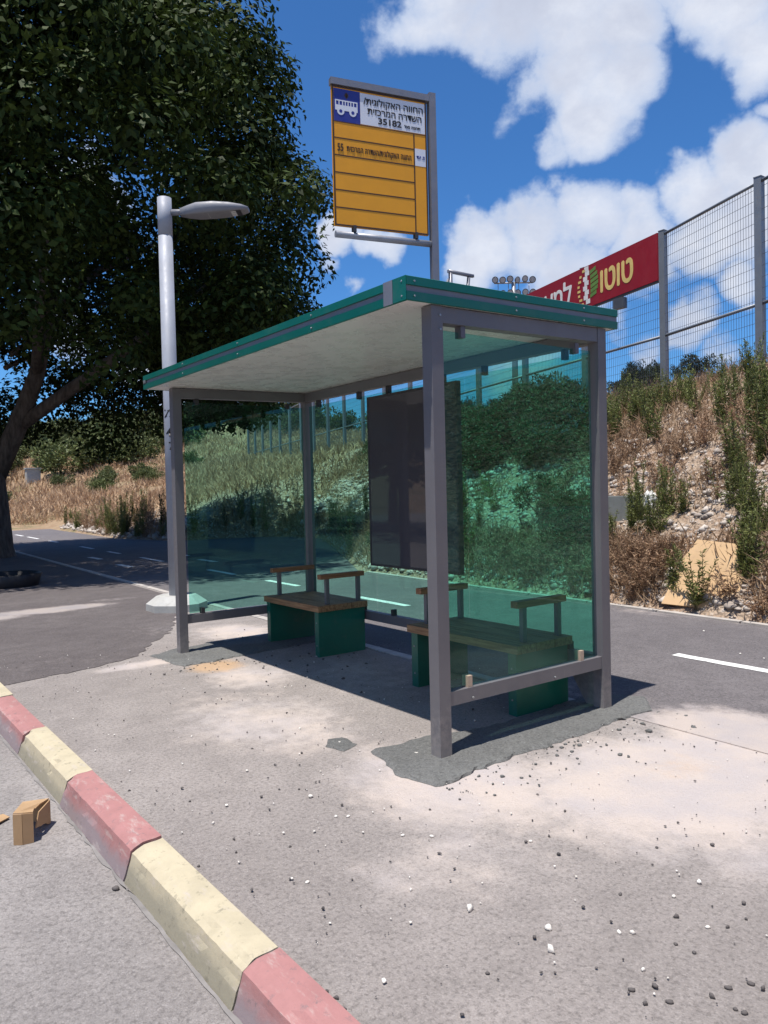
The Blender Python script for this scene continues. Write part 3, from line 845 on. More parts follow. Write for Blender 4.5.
# ------------------------------------------------------------------ text helper
def glyphs(body, size, mat, parent, loc, name='lettering', bold=0.0, sx=1.0, depth=0.0012, align='LEFT'):
    """flat letters in the XZ plane of the parent's local space, facing local -Y, loc = lower left"""
    cu = bpy.data.curves.new(name, 'FONT'); cu.body = body; cu.size = size; cu.extrude = depth; cu.align_x = align
    to = bpy.data.objects.new(name, cu); COL.objects.link(to)
    bpy.context.view_layer.update()
    me = bpy.data.meshes.new_from_object(to.evaluated_get(bpy.context.evaluated_depsgraph_get()))
    bpy.data.objects.remove(to); bpy.data.curves.remove(cu)
    co = np.array([v.co[:] for v in me.vertices]); co = np.stack([co[:, 0]*sx, -co[:, 2], co[:, 1]], 1)
    tri = []
    me.calc_loop_triangles()
    tri = np.array([t.vertices[:] for t in me.loop_triangles])
    bpy.data.meshes.remove(me)
    if bold > 0:                         # heavier strokes: the outline repeated a hair to each side
        sh_ = [(-bold, 0, 0), (bold, 0.00012, 0), (0, 0.00024, bold*0.7), (0, 0.00036, -bold*0.7)]
        tri = np.concatenate([tri + k*len(co) for k in range(len(sh_))]); co = np.concatenate([co + np.array(s_) for s_ in sh_])
    me = mesh_from(name, co, tri, mat)
    xsv = list(co[:, 0])
    o = bpy.data.objects.new(name, me); COL.objects.link(o)
    o.parent = parent; o.location = loc
    return o, max(xsv)-min(xsv), min(xsv)
def fit_text(body, x_l, x_r, z0, h, mat, parent, y, name='lettering', bold=0.0):
    """set body so that it spans x_l..x_r with letters h tall"""
    o, wd, mn = glyphs(body, h/0.70, mat, parent, (0, 0, 0), name, bold)
    k = (x_r-x_l)/wd
    for v in o.data.vertices: v.co.x = (v.co.x-mn)*k
    o.location = (x_l, y, z0)
    return o
HB = lambda s: s[::-1]          # Hebrew runs right to left

# ------------------------------------------------------------------ bus stop sign on the roof
sg = thing('bus_stop_sign', 'yellow bus stop sign with white and blue header above the shelter roof', 'bus stop sign', (1.447, 1.63, 2.56), R(-15))
bm = bmesh.new(); box(bm, (-0.028, -0.028, 0.0), (0.028, 0.028, 2.055)); obj('pole', bm, M['sign_frame'], sg, local=True, bevel=0.006, seg=2)
bm = bmesh.new(); box(bm, (-0.07, -0.07, -0.004), (0.07, 0.07, 0.010)); obj('base_plate', bm, M['sign_frame'], sg, local=True, bevel=0.002)
bm = bmesh.new(); box(bm, (-0.85, -0.026, 1.985), (-0.029, 0.026, 2.035)); obj('top_bar', bm, M['sign_frame'], sg, local=True, bevel=0.006)
bm = bmesh.new(); tube(bm, (-0.835, 0, 0.862), (-0.029, 0, 0.862), 0.026, n=14); obj('bottom_bar', bm, M['galv'], sg, local=True)
PX0, PX1, PZ0, PZ1 = -0.842, -0.052, 0.925, 1.980
PW, PH = PX1-PX0, PZ1-PZ0
bm = bmesh.new(); box(bm, (PX0, -0.012, PZ0), (PX1, 0.012, PZ1)); pn = obj('sign_panel', bm, M['sign_yellow'], sg, local=True, bevel=0.002)
def px(u): return PX0 + u*PW
def pz(v): return PZ1 - v*PH
def decal(name, u0, u1, v0, v1, mat, y=-0.0128, t=0.0006, parent=None):
    bm = bmesh.new(); box(bm, (px(u0), y-t, pz(v1)), (px(u1), y, pz(v0))); return obj(name, bm, mat, parent or pn, local=True)
# brown rim and ruled lines
bm = bmesh.new()
for lo, hi in (((PX0, -0.0145, PZ0), (PX0+0.012, -0.0125, PZ1)), ((PX1-0.012, -0.0145, PZ0), (PX1, -0.0125, PZ1)), ((PX0+0.012, -0.0145, PZ1-0.012), (PX1-0.012, -0.0125, PZ1)), ((PX0+0.012, -0.0145, PZ0), (PX1-0.012, -0.0125, PZ0+0.012))): box(bm, lo, hi)
obj('panel_rim', bm, M['sign_brown'], pn, local=True)
hd = decal('header', 0.290, 0.982, 0.022, 0.246, M['sign_white'])
bl = decal('blue_badge', 0.018, 0.288, 0.018, 0.250, M['sign_blue'])
bm = bmesh.new()
for vv in (0.370, 0.493, 0.617, 0.742, 0.868):
    box(bm, (px(0.018), -0.0136, pz(vv)-0.0045), (px(0.858), -0.0126, pz(vv)+0.0045))
box(bm, (px(0.852), -0.0140, pz(0.985)), (px(0.864), -0.0127, pz(0.252)))
box(bm, (px(0.018), -0.0141, pz(0.254)-0.003), (px(0.982), -0.0128, pz(0.254)+0.003))
obj('ruled_lines', bm, M['sign_brown'], pn, local=True)
wl = decal('white_label', 0.866, 0.984, 0.362, 0.490, M['sign_white'])
# bus pictogram: body, windows left open, two wheels
bm = bmesh.new()
def rect(bm, u0, u1, v0, v1, y0=-0.0150, y1=-0.0136): box(bm, (px(u0), y0, pz(v1)), (px(u1), y1, pz(v0)))
rect(bm, 0.032, 0.262, 0.134, 0.172)
rect(bm, 0.032, 0.262, 0.098, 0.106)
for u in (0.032, 0.068, 0.104, 0.132, 0.160, 0.188, 0.216, 0.252): rect(bm, u, u+0.010, 0.106, 0.134)
for u in (0.088, 0.212):
    tube(bm, (px(u), -0.0137, pz(0.178)), (px(u), -0.0156, pz(0.178)), 0.029, n=20)
obj('bus_symbol', bm, M['sign_white'], bl, local=True)
bm = bmesh.new()
for u in (0.088, 0.212): tube(bm, (px(u), -0.0157, pz(0.178)), (px(u), -0.0162, pz(0.178)), 0.013, n=16)
obj('wheel_hubs', bm, M['sign_blue'], bl, local=True)
bm = bmesh.new()
tube(bm, (px(0.150), -0.0137, pz(0.062)), (px(0.150), -0.0146, pz(0.062)), 0.016, n=14); rect(bm, 0.135, 0.165, 0.046, 0.052, -0.0146, -0.0137); rect(bm, 0.145, 0.155, 0.04, 0.085, -0.0146, -0.0137)
obj('emblem', bm, M['sign_brown'], bl, local=True)
fit_text(HB('החווה האקולוגית/'), px(0.325), px(0.962), pz(0.098), 0.050, M['sign_black'], hd, -0.0147, bold=0.0014)
fit_text(HB('השדרה המרכזית'), px(0.365), px(0.945), pz(0.165), 0.050, M['sign_black'], hd, -0.0147, bold=0.0013)
fit_text('35182', px(0.475), px(0.725), pz(0.225), 0.046, M['sign_black'], hd, -0.0147, bold=0.0022)
fit_text(HB("תחנה מס'"), px(0.755), px(0.930), pz(0.222), 0.022, M['sign_black'], hd, -0.0147, bold=0.001)
fit_text('55', px(0.045), px(0.105), pz(0.462), 0.056, M['sign_brown'], pn, -0.0147, bold=0.0018)
fit_text(HB('החווה האקולוגית/השדרה המרכזית'), px(0.140), px(0.825), pz(0.458), 0.044, M['sign_brown'], pn, -0.0147, bold=0.0010)
fit_text(HB('מ. יעד'), px(0.882), px(0.972), pz(0.436), 0.026, M['sign_blue'], wl, -0.0147, bold=0.0008)
bm = bmesh.new()
for u in (0.20, 0.86): box(bm, (px(u)-0.012, -0.03, 0.885), (px(u)+0.012, 0.02, 0.935))
obj('panel_clip', bm, M['clamp'], sg, local=True, bevel=0.003)

# ------------------------------------------------------------------ street lamp
lx, ly = 1.062, 6.341
lp = thing('street_lamp', 'pale grey street lamp with flat head on a concrete foot behind the shelter', 'street lamp', (lx, ly, 0))
bm = bmesh.new()
r0, r1 = 0.36, 0.25
def octring(r, z): return [bm.verts.new((lx + r*math.cos(R(22.5+45*k)), ly + r*math.sin(R(22.5+45*k)), z)) for k in range(8)]
rings = [octring(0.38, -0.05), octring(0.38, 0.09), octring(0.25, 0.185)]
for a, b_ in zip(rings[:-1], rings[1:]):
    for k in range(8): bm.faces.new((a[k], a[(k+1) % 8], b_[(k+1) % 8], b_[k]))
bm.faces.new(rings[-1]); bm.faces.new(rings[0][::-1])
obj('foot', bm, M['concrete'], lp, bevel=0.015, seg=2)
bm = bmesh.new(); tube(bm, (lx, ly, 0.18), (lx, ly, 4.72), 0.094, 0.088, 24); tube(bm, (lx, ly, 4.728), (lx, ly, 5.20), 0.090, 0.088, 24); tube(bm, (lx, ly, 4.70), (lx, ly, 4.74), 0.086, n=20)
pl = obj('pole', bm, M['lamp_pole'], lp)
bm = bmesh.new()
hx, hy = 0.80, -0.60                     # the arm points across the path
A_ = Vector((lx, ly, 5.02)); dn = Vector((hx, hy, 0)).normalized()
tube(bm, A_ + dn*0.07, A_ + dn*0.30, 0.040, 0.034, 14); obj('arm', bm, M['lamp_grey'], lp)
bm = bmesh.new(); sd_ = Vector((-dn.y, dn.x, 0))
secs = [(0.20, 0.045, -0.045, 0.045), (0.30, 0.09, -0.055, 0.070), (0.42, 0.135, -0.058, 0.095), (0.62, 0.15, -0.050, 0.100), (0.82, 0.14, -0.036, 0.085), (0.98, 0.115, -0.018, 0.058), (1.06, 0.075, 0.0, 0.034)]
prev = None
for (s, hw, zb, ztp) in secs:
    c = A_ + dn*s; ring = []
    for k in range(16):
        a = 2*math.pi*k/16; ca, sa = math.cos(a), math.sin(a)
        e = abs(sa)**0.55*(1 if sa >= 0 else -1)
        zz = (zb+ztp)/2 + (ztp-zb)/2*e if sa >= 0 else (zb+ztp)/2 - (ztp-zb)/2*min(1.0, abs(sa)*2.2)
        ring.append(bm.verts.new(c + sd_*hw*(abs(ca)**0.6*(1 if ca >= 0 else -1)) + Vector((0, 0, zz))))
    if prev:
        for k in range(16):
            f = bm.faces.new((prev[k], prev[(k+1) % 16], ring[(k+1) % 16], ring[k])); f.smooth = True
    else: bm.faces.new(ring[::-1])
    prev = ring
bm.faces.new(prev)
hd_ = obj('lamp_head', bm, M['lamp_grey'], lp)
for s0, s1 in ((0.56, 0.72), (0.75, 0.91)):
    bm = bmesh.new()
    def hp(s, w_, z): return A_ + dn*s + sd_*w_ + Vector((0, 0, z))
    za, zb = -0.060 + 0.068*(s0-0.45), -0.060 + 0.068*(s1-0.45)
    prism(bm, [hp(s0, -0.085, za), hp(s1, -0.085, zb), hp(s1, 0.085, zb), hp(s0, 0.085, za)], (0, 0, 0.02))
    obj('led_panel', bm, M['led'], hd_, bevel=0.003)
bm = bmesh.new()
prism(bm, [hp(0.48, -0.115, -0.052), hp(0.97, -0.095, -0.024), hp(0.97, 0.095, -0.024), hp(0.48, 0.115, -0.052)], (0, 0, 0.02))
obj('lens_surround', bm, M['clamp'], hd_, bevel=0.003)
# stencilled number on the pole, wrapped on the side facing the road corner
cdir = math.atan2(CAM.y-ly, CAM.x-lx)
def pole_text(body, ang0, z0, h):
    o, wd, mn = glyphs(body, h/0.70, M['sign_black'], lp, (0, 0, 0), 'stencilled_number', 0.004, depth=0.0004)
    for v in o.data.vertices:
        x, y, z = v.co
        a = ang0 + (x-mn)/0.094
        rr = 0.0945 - y
        v.co = Vector((rr*math.cos(a), rr*math.sin(a), z0 + z))
pole_text('ZE', cdir-1.05, 2.44, 0.10)
pole_text('40', cdir-0.80, 2.20, 0.10)
pole_text('7', cdir-0.42, 2.03, 0.10)

# ------------------------------------------------------------------ mesh fence on the bank, banner
fdir = np.array([-0.2821, -0.9594])       # along the fence towards the camera side
FP = np.array([9.692, 4.917]); FZ = 5.955
def fpt(s):                                # s metres along the fence from the banner post, + towards the camera
    if s <= 0: return FP + fdir*s
    dn_ = np.array([-0.381, -0.9245]); return FP + dn_*s
fence = thing('mesh_fence', 'tall grey wire mesh fence with square posts along the top of the bank', 'fence', (9.692, 4.917, 3.05))
SP = 2.375
stations = [k*SP for k in range(2, -18, -1)]
for s in stations:
    p = fpt(s); zb = float(height(p[0], p[1])) - 0.3
    bm = bmesh.new(); box(bm, (p[0]-0.055, p[1]-0.055, zb), (p[0]+0.055, p[1]+0.055, FZ)); 
    box(bm, (p[0]-0.060, p[1]-0.060, FZ), (p[0]+0.060, p[1]+0.060, FZ+0.012))
    obj('post', bm, M['fence'], fence)
    q = fpt(s-SP)
    if s == stations[-1]: continue
    a = Vector((p[0], p[1], 0)); b_ = Vector((q[0], q[1], 0)); dr = (b_-a).normalized(); a = a + dr*0.05; b_ = b_ - dr*0.05
    for z in (FZ-0.06, 4.10):
        bm = bmesh.new(); tube(bm, a+Vector((0, 0, z)), b_+Vector((0, 0, z)), 0.026, n=6); obj('rail', bm, M['fence'], fence)
    # wire panel: square wires as one mesh
    L = (b_-a).length; vs_ = []; fs = []
    nrm_ = Vector((-dr.y, dr.x, 0))
    def wire(p0, p1, r):
        ax = (p1-p0).normalized(); o1 = nrm_*r; o2 = ax.cross(nrm_)*r
        k = len(vs_)
        for pp in (p0, p1):
            for s1, s2 in ((1, 1), (-1, 1), (-1, -1), (1, -1)): vs_.append(pp + o1*s1 + o2*s2)
        for c in range(4): fs.append((k+c, k+(c+1) % 4, k+4+(c+1) % 4, k+4+c))
    zlo = max(float(height(p[0], p[1])), float(height(q[0], q[1]))) - 0.05
    nvw = int(L/0.058)
    for c in range(1, nvw): 
        e = a + dr*(L*c/nvw); wire(e+Vector((0, 0, zlo)), e+Vector((0, 0, FZ-0.08)), 0.0021)
    z = zlo + 0.08
    while z < FZ-0.1: wire(a+Vector((0, 0, z))+nrm_*0.006, b_+Vector((0, 0, z))+nrm_*0.006, 0.0023); z += 0.165
    me = mesh_from('wire_panel', np.array([v - Vector((9.692, 4.917, 3.05)) for v in vs_]), np.array(fs), M['wire'])
    link_mesh('wire_panel', me, fence)
bn = thing('advertising_banner', 'long red banner with yellow and white Hebrew letters fixed along the fence top', 'banner', (FP[0]-0.075*0.959, FP[1]+0.075*0.282, FZ), math.atan2(fdir[1], fdir[0]))
bm = bmesh.new(); box(bm, (-9.45, -0.015, -0.86), (-0.045, 0.015, -0.02)); bp = obj('banner_sheet', bm, M['banner_red'], bn, local=True, bevel=0.003)
bm = bmesh.new(); box(bm, (-9.46, -0.012, -0.905), (-0.045, 0.020, -0.863)); obj('lower_edge', bm, M['clamp'], bn, local=True)
fit_text(HB('טוטו'), -1.70, -0.70, -0.665, 0.48, M['banner_yellow'], bp, -0.0185, bold=0.022)
fit_text(HB('למען הספורט'), -6.2, -2.68, -0.665, 0.47, M['banner_white'], bp, -0.0185, bold=0.014)
# chequered lens-shaped emblem
def emblem(name, mat, cells):
    bm = bmesh.new()
    for (xa, xb, za, zb, sk) in cells:
        prism(bm, [(xa, -0.0165, za), (xb, -0.0165, za+sk), (xb, -0.0165, zb+sk), (xa, -0.0165, zb)], (0, -0.0025, 0))
    obj(name, bm, mat, bp, local=True)
ex = -2.12
def lens(z): return 0.36*math.sqrt(max(0, 1-((z+0.42)/0.40)**2))
gc, wc, oc = [], [], []
for k in range(8):
    z0 = -0.79 + k*0.095; hw = lens(z0+0.05)
    gc.append((ex+hw*0.28, ex+hw*0.98, z0, z0+0.075, 0.05)) if 1 <= k <= 6 else None
    wc.append((ex-hw*0.30 - (0.05 if k % 2 else 0), ex-hw*0.30+0.14 - (0.05 if k % 2 else 0), z0, z0+0.092, 0.0))
    oc.append((ex-hw*0.98, ex-hw*0.98+0.07 + (0.03 if k % 2 else 0), z0, z0+0.05, 0.0))
emblem('emblem_green', M['banner_green'], gc); emblem('emblem_white', M['banner_white'], wc); emblem('emblem_yellow', M['banner_yellow'], oc)
# small grey box hanging under the banner
p = fpt(-1.12)
bm = bmesh.new(); box(bm, (p[0]-0.16, p[1]-0.12, FZ-1.13), (p[0]-0.05, p[1]+0.12, FZ-0.93)); bx_ = obj('junction_box', bm, M['wire'], fence, bevel=0.01)

# ------------------------------------------------------------------ stadium floodlights beyond the fence
fx, fy = 41.7, 38.7
fz0 = float(height(fx, fy))
fl = thing('floodlight_mast', 'stadium floodlight mast with two rows of round lamps far behind the red banner', 'floodlight', (fx, fy, fz0))
bm = bmesh.new(); tube(bm, (fx, fy, fz0-0.5), (fx, fy, 17.4), 0.28, 0.16, 12); obj('mast', bm, M['galv'], fl)
fr = Vector((0.801, -0.599, 0)); ff = Vector((-0.599, -0.801, 0))
bm = bmesh.new()
for z in (16.35, 17.35): tube(bm, Vector((fx, fy, z)) - fr*1.5, Vector((fx, fy, z)) + fr*1.5, 0.06, n=6)
for k in (-1.2, -0.4, 0.4, 1.2): tube(bm, Vector((fx, fy, 16.0)) + fr*k, Vector((fx, fy, 17.35)) + fr*k, 0.03, n=6)
obj('cross_frame', bm, M['galv'], fl)
M['flood_lens'] = paint('floodlight_lens', (0.34, 0.36, 0.40), 0.3)
for r_, z in ((0, 17.55), (1, 16.55)):
    for k in range(6):
        c = Vector((fx, fy, z + random.uniform(-.06, .06))) + fr*(-1.45 + 0.58*k) + ff*0.2
        ax = (ff + fr*random.uniform(-.7, .7) + Vector((0, 0, -0.35))).normalized()
        bm = bmesh.new(); tube(bm, c - ax*0.22, c, 0.12, 0.265, 14); fh = obj('floodlight_lamp', bm, M['wire'], fl)
        bm = bmesh.new(); tube(bm, c + ax*0.004, c + ax*0.02, 0.20, n=14); obj('lamp_glass', bm, M['flood_lens'], fh)

# ------------------------------------------------------------------ foliage meshes
def norm(a): return a/np.maximum(np.linalg.norm(a, axis=1, keepdims=True), 1e-9)
def blades(P, D, Lw, W, curl=0.0, r=rng):
    """diamond shaped blades from base P along direction D; returns verts, quads"""
    n = len(P); D = norm(D)
    S = norm(np.cross(D, r.normal(size=(n, 3)))); N = np.cross(S, D)
    Lw = np.broadcast_to(Lw, n)[:, None]; W = np.broadcast_to(W, n)[:, None]
    mid = P + D*Lw*0.5 + N*Lw*curl*0.3
    v = np.stack([P, mid + S*W*0.5, P + D*Lw - N*Lw*curl, mid - S*W*0.5], 1).reshape(-1, 3)
    f = np.arange(4*n).reshape(n, 4)
    return v, f
def merge(parts):
    vs_, fs, ms = [], [], []; k = 0
    for (v, f, m) in parts:
        vs_.append(v); fs.append(f+k); ms.append(np.full(len(f), m)); k += len(v)
    return np.concatenate(vs_), np.concatenate(fs), np.concatenate(ms)
def stick(P0, P1, w):
    """crossed thin quads as a stalk, arrays of base and tip"""
    n = len(P0); D = norm(P1-P0); S = norm(np.cross(D, np.tile([[0.3, 0.9, 0.1]], (n, 1)))); T2 = np.cross(D, S)
    out = []
    for A in (S, T2):
        v = np.stack([P0-A*w, P0+A*w, P1+A*w*0.5, P1-A*w*0.5], 1).reshape(-1, 3); out.append((v, np.arange(4*n).reshape(n, 4), 0))
    return merge(out)[:2]
def weed_mesh(name, seed, stems, leaves, mat, spread=0.12, leafL=0.11, leafW=0.018, top=1.0):
    r = np.random.default_rng(seed); parts = []
    base = np.c_[r.normal(0, 0.035, (stems, 2)), np.zeros(stems)]
    tip = np.c_[base[:, :2]*1.2 + r.normal(0, spread, (stems, 2)), r.uniform(0.62, 1.0, stems)*top]
    mid = base*0.5+tip*0.5; mid[:, :2] += r.normal(0, 0.02, (stems, 2))
    for a, b_ in ((base, mid), (mid, tip)):
        v, f = stick(a, b_, 0.006); parts.append((v, f, 1))
    k = r.integers(0, stems, leaves); t = r.uniform(0.08, 1.0, leaves)[:, None]
    P = np.where(t < 0.5, base[k] + (mid[k]-base[k])*t*2, mid[k] + (tip[k]-mid[k])*(t-0.5)*2)
    a = r.uniform(0, 6.28, leaves)
    D = np.c_[np.cos(a), np.sin(a), r.uniform(0.25, 1.3, leaves)]
    Lw = leafL*(1.25-0.75*t[:, 0])*r.uniform(0.6, 1.3, leaves)
    v, f = blades(P, D, Lw, leafW*r.uniform(.7, 1.3, leaves), 0.25, r); parts.append((v, f, 0))
    V_, F_, m_ = merge(parts)
    return mesh_from(name, V_, F_, [mat, M['stem']], m_)
def shrub_mesh(name, seed, lobes, leaves, mat, leafL=0.085, leafW=0.022):
    r = np.random.default_rng(seed); parts = []
    C = np.c_[r.normal(0, 0.26, (lobes, 2)), r.uniform(0.22, 0.82, lobes)]; rad = r.uniform(0.12, 0.27, lobes)
    v, f = stick(np.zeros((lobes, 3)) + np.c_[r.normal(0, .04, (lobes, 2)), np.zeros(lobes)], C, 0.010); parts.append((v, f, 1))
    k = r.integers(0, lobes, leaves); d_ = norm(r.normal(size=(leaves, 3))); rr = r.uniform(0.25, 1, leaves)**0.5
    P = C[k] + d_*(rad[k]*rr)[:, None]*np.array([1, 1, 1.15]); P[:, 2] = np.maximum(P[:, 2], 0.02)
    D = d_ + r.normal(0, 0.5, (leaves, 3)) + np.array([0, 0, 0.5])
    v, f = blades(P, D, leafL*r.uniform(.6, 1.3, leaves), leafW*r.uniform(.7, 1.3, leaves), 0.2, r); parts.append((v, f, 0))
    V_, F_, m_ = merge(parts)
    return mesh_from(name, V_, F_, [mat, M['stem']], m_)
def dry_mesh(name, seed, stems, mat):
    r = np.random.default_rng(seed); parts = []
    base = np.c_[r.normal(0, 0.06, (stems, 2)), np.zeros(stems)]
    tip = np.c_[base[:, :2]*2.2 + r.normal(0, 0.16, (stems, 2)), r.uniform(0.45, 1.0, stems)]
    v, f = stick(base, tip, 0.005); parts.append((v, f, 0))
    n = stems*22; k = r.integers(0, stems, n); t = r.uniform(0.2, 1, n)[:, None]
    P = base[k] + (tip[k]-base[k])*t; a = r.uniform(0, 6.28, n)
    v, f = blades(P, np.c_[np.cos(a), np.sin(a), r.uniform(0.1, 1.6, n)], r.uniform(0.04, 0.13, n), r.uniform(0.010, 0.022, n), 0.2, r); parts.append((v, f, 0))
    V_, F_, m_ = merge(parts)
    return mesh_from(name, V_, F_, [mat], m_)
WG = [weed_mesh('tall_weed', 20+k, 5+k % 3, 430, M['weed_green'], 0.10+0.02*k) for k in range(4)]
WD = [weed_mesh('tall_weed', 40+k, 6, 420, M['weed_dark'], 0.14, 0.10, 0.022) for k in range(3)]
SH = [shrub_mesh('shrub', 60+k, 16, 2600, M['weed_dark']) for k in range(4)]
DR = [dry_mesh('dry_weed', 80+k, 14, M['weed_dry']) for k in range(4)]
HBU = [shrub_mesh('hill_bush', 100+k, 18, 2400, M['hillbush'], 0.09, 0.040) for k in range(3)]
PT = [shrub_mesh('far_tree', 120+k, 20, 2200, M['pine'], 0.10, 0.04) for k in range(2)]

def slope_xy(Y, u): return float(edge_x(Y) + u*(fence_x(Y)-edge_x(Y)))
def plant(name, me, x, y, hgt, wid, label, cat, group, sink=0.03):
    o = link_mesh(name, me, None, (x, y, float(height(x, y))-sink), (random.gauss(0, .05), random.gauss(0, .05), random.uniform(0, 6.28)), (wid, wid, hgt))
    return tag(o, label, cat, group)
U = random.uniform
# tall green weeds at the top of the bank in front of the fence, right of the shelter
for k in range(110):
    Y = U(0.2, 6.8)
    if 2.75 < Y < 3.6 and U(0, 1) < 0.75: continue
    plant('tall_weed', random.choice(WG), slope_xy(Y, U(0.58, 0.84) if k % 5 else U(0.8, 1.0)), Y, (U(0.5, 0.85) if Y > 3 else U(0.6, 0.95)) if k % 5 else U(.25, .4), U(0.5, 0.8), 'tall green weed near the top of the bank below the wire fence', 'weed', 'green weeds below the wire fence')
# green columns of weeds in the rubble right of the shelter
for (Y, u, n, s) in ((3.0, 0.22, 4, 0.85), (2.72, 0.30, 3, 0.8), (2.55, 0.22, 2, 0.7), (3.3, 0.18, 2, 0.6), (1.85, 0.44, 3, 0.8), (1.6, 0.34, 3, 0.8), (1.75, 0.54, 2, 0.7), (1.35, 0.22, 4, 0.8), (1.2, 0.14, 3, 0.7)):
    for k in range(n):
        y = Y + random.gauss(0, .10)
        plant('tall_weed', random.choice(WG), slope_xy(y, u+random.gauss(0, .03)), y, s*U(.7, 1.1), U(.5, .75), 'clump of green weed in the white rubble right of the shelter', 'weed', 'green weeds in the rubble')
for k in range(52):
    Y = U(4.4, 14.0)
    plant('tall_weed', random.choice(WG), slope_xy(Y, U(0.12, 0.95)), Y, U(.4, .9), U(.5, .8), 'upright green weed among the shrubs on the bank behind the glass', 'weed', 'upright weeds behind the glass')
# shrubs seen through the glass, on the upper bank
for k in range(46):
    Y = U(7.4, 17.8); u = U(0.60, 0.92)
    if U(0, 1) < 0.3: Y = U(5.4, 9.0); u = U(0.50, 0.70)
    plant('shrub', random.choice(SH), slope_xy(Y, u), Y, U(.45, .95)*(1 + 0.03*Y), U(.7, 1.3), 'dark green shrub on the upper bank seen through the green glass', 'shrub', 'shrubs on the upper bank')
for k in range(15):
    Y = U(3.6, 8.5); u = U(0.05, 0.30)
    plant('shrub', random.choice(SH), slope_xy(Y, u), Y, U(.35, .8), U(.4, .8), 'low green shrub in the rubble at the foot of the bank behind the glass', 'shrub', 'shrubs at the foot of the bank')
# thin upright weeds on the verge behind the left glass and left of the lamp
for k in range(60):
    Y = U(19.3, 26.5); x = float(edge_x(Y)) + abs(random.gauss(0, 0.7)) + 0.1
    if U(0, 1) < 0.12: Y = U(9.5, 16); x = float(edge_x(Y)) + U(0.05, 0.5)
    plant('tall_weed', random.choice(WG+WG+DR+WD), x, Y, U(.6, 1.6), U(.6, 1.0), 'thin upright weed on the verge of the path beyond the left glass pane', 'weed', 'weeds on the verge of the path')
for k in range(40):
    Y = U(23.0, 36.0); x = float(edge_x(Y)) + abs(random.gauss(0, 0.6)) + 0.15
    plant('tall_weed', random.choice(WG+DR), x, Y, U(.4, 1.1), U(.6, 1.0), 'dull green weed on the stony verge between the tree trunk and the lamp', 'weed', 'weeds on the far verge')
# dry brown weeds as individuals near the path
for k in range(130):
    Y = U(0.0, 5.4); u = random.choice((U(0.02, 0.16), U(0.02, 0.12), U(0.35, 0.7)))
    if 0.9 < Y < 2.2 and u < 0.2: continue
    plant('dry_weed', random.choice(DR), slope_xy(Y, u), Y, U(.25, .6), U(.5, 1.0), 'brown dried weed on the rubble bank right of the shelter', 'weed', 'dried weeds on the bank')
# plants in front of the leaning board
for k, (Y, u, h_, lb) in enumerate(((1.93, 0.045, 0.62, 'slim green weed in front of the left edge of the leaning board'), (1.62, 0.02, 0.80, 'tall green weed standing in front of the middle of the leaning board'), (1.15, 0.10, 0.95, 'dense green weed hiding the right edge of the leaning board'))):
    plant('tall_weed', WG[k], slope_xy(Y, u), Y, h_, 0.9, lb, 'weed', None)
for (Y, u, s, lb) in ((1.28, 0.06, 0.42, 'round brown dried bush at the right foot of the leaning board'), (2.45, 0.04, 0.4, 'low brown dried bush on the path edge left of the leaning board')):
    o = plant('dry_bush', DR[1], slope_xy(Y, u), Y, s, 1.1, lb, 'bush', None)
# bushes on the far hillside
for k in range(90):
    Y = U(46, 120); az = U(-0.50, 0.02)
    rr_ = U(76, 112); a = yaw - az
    x = CAM.x + rr_*math.cos(a); y = CAM.y + rr_*math.sin(a)
    s = U(1.1, 3.2)
    plant('hill_bush', random.choice(HBU), x, y, s, s*U(.9, 1.4), 'green bush on the dry hillside beyond the field', 'bush', 'bushes on the hillside', 0.1)
for k in range(34):
    az = U(-0.50, -0.24); rr_ = U(68, 96); a = yaw - az
    x = CAM.x + rr_*math.cos(a); y = CAM.y + rr_*math.sin(a); s = U(1.6, 3.4)
    plant('hill_bush', random.choice(HBU), x, y, s, s*U(1, 1.5), 'green bush on the dry hillside beyond the field', 'bush', 'bushes on the hillside', 0.1)
for k in range(12):
    az = U(-0.50, -0.22); rr_ = U(48, 66); a = yaw - az
    x = CAM.x + rr_*math.cos(a); y = CAM.y + rr_*math.sin(a); s = U(0.7, 1.6)
    plant('hill_bush', random.choice(HBU), x, y, s, s*U(1, 1.5), 'small green bush in the dry field beyond the path', 'bush', 'bushes in the dry field', 0.1)
# trees on the skyline beyond the fence
def sky_tree(pxx, dist, h_, wd, me, label, group=None):
    az = math.atan((pxx-384)/766.9); a = yaw - az; r_ = dist/math.cos(az)
    x = CAM.x + r_*math.cos(a); y = CAM.y + r_*math.sin(a)
    o = plant('far_tree', me, x, y, h_, wd, label, 'tree', group, 0.15)
sky_tree(700, 56, 1.9, 1.9, PT[0], 'round dark tree on the skyline between two fence posts right of the banner')
sky_tree(679, 58, 1.5, 0.8, PT[1], 'thin dark cypress on the skyline just left of the round tree')
for k in range(34):
    sky_tree(U(450, 665), U(58, 75), U(1.2, 2.6), U(0.9, 2.2), random.choice(PT), 'small dark tree on the skyline seen through the wire fence', 'trees on the skyline')
for k in range(14):
    sky_tree(U(290, 450), U(70, 90), U(2, 5), U(2, 4), random.choice(HBU), 'green tree on the hill behind the far end of the wire fence', 'trees on the hill')

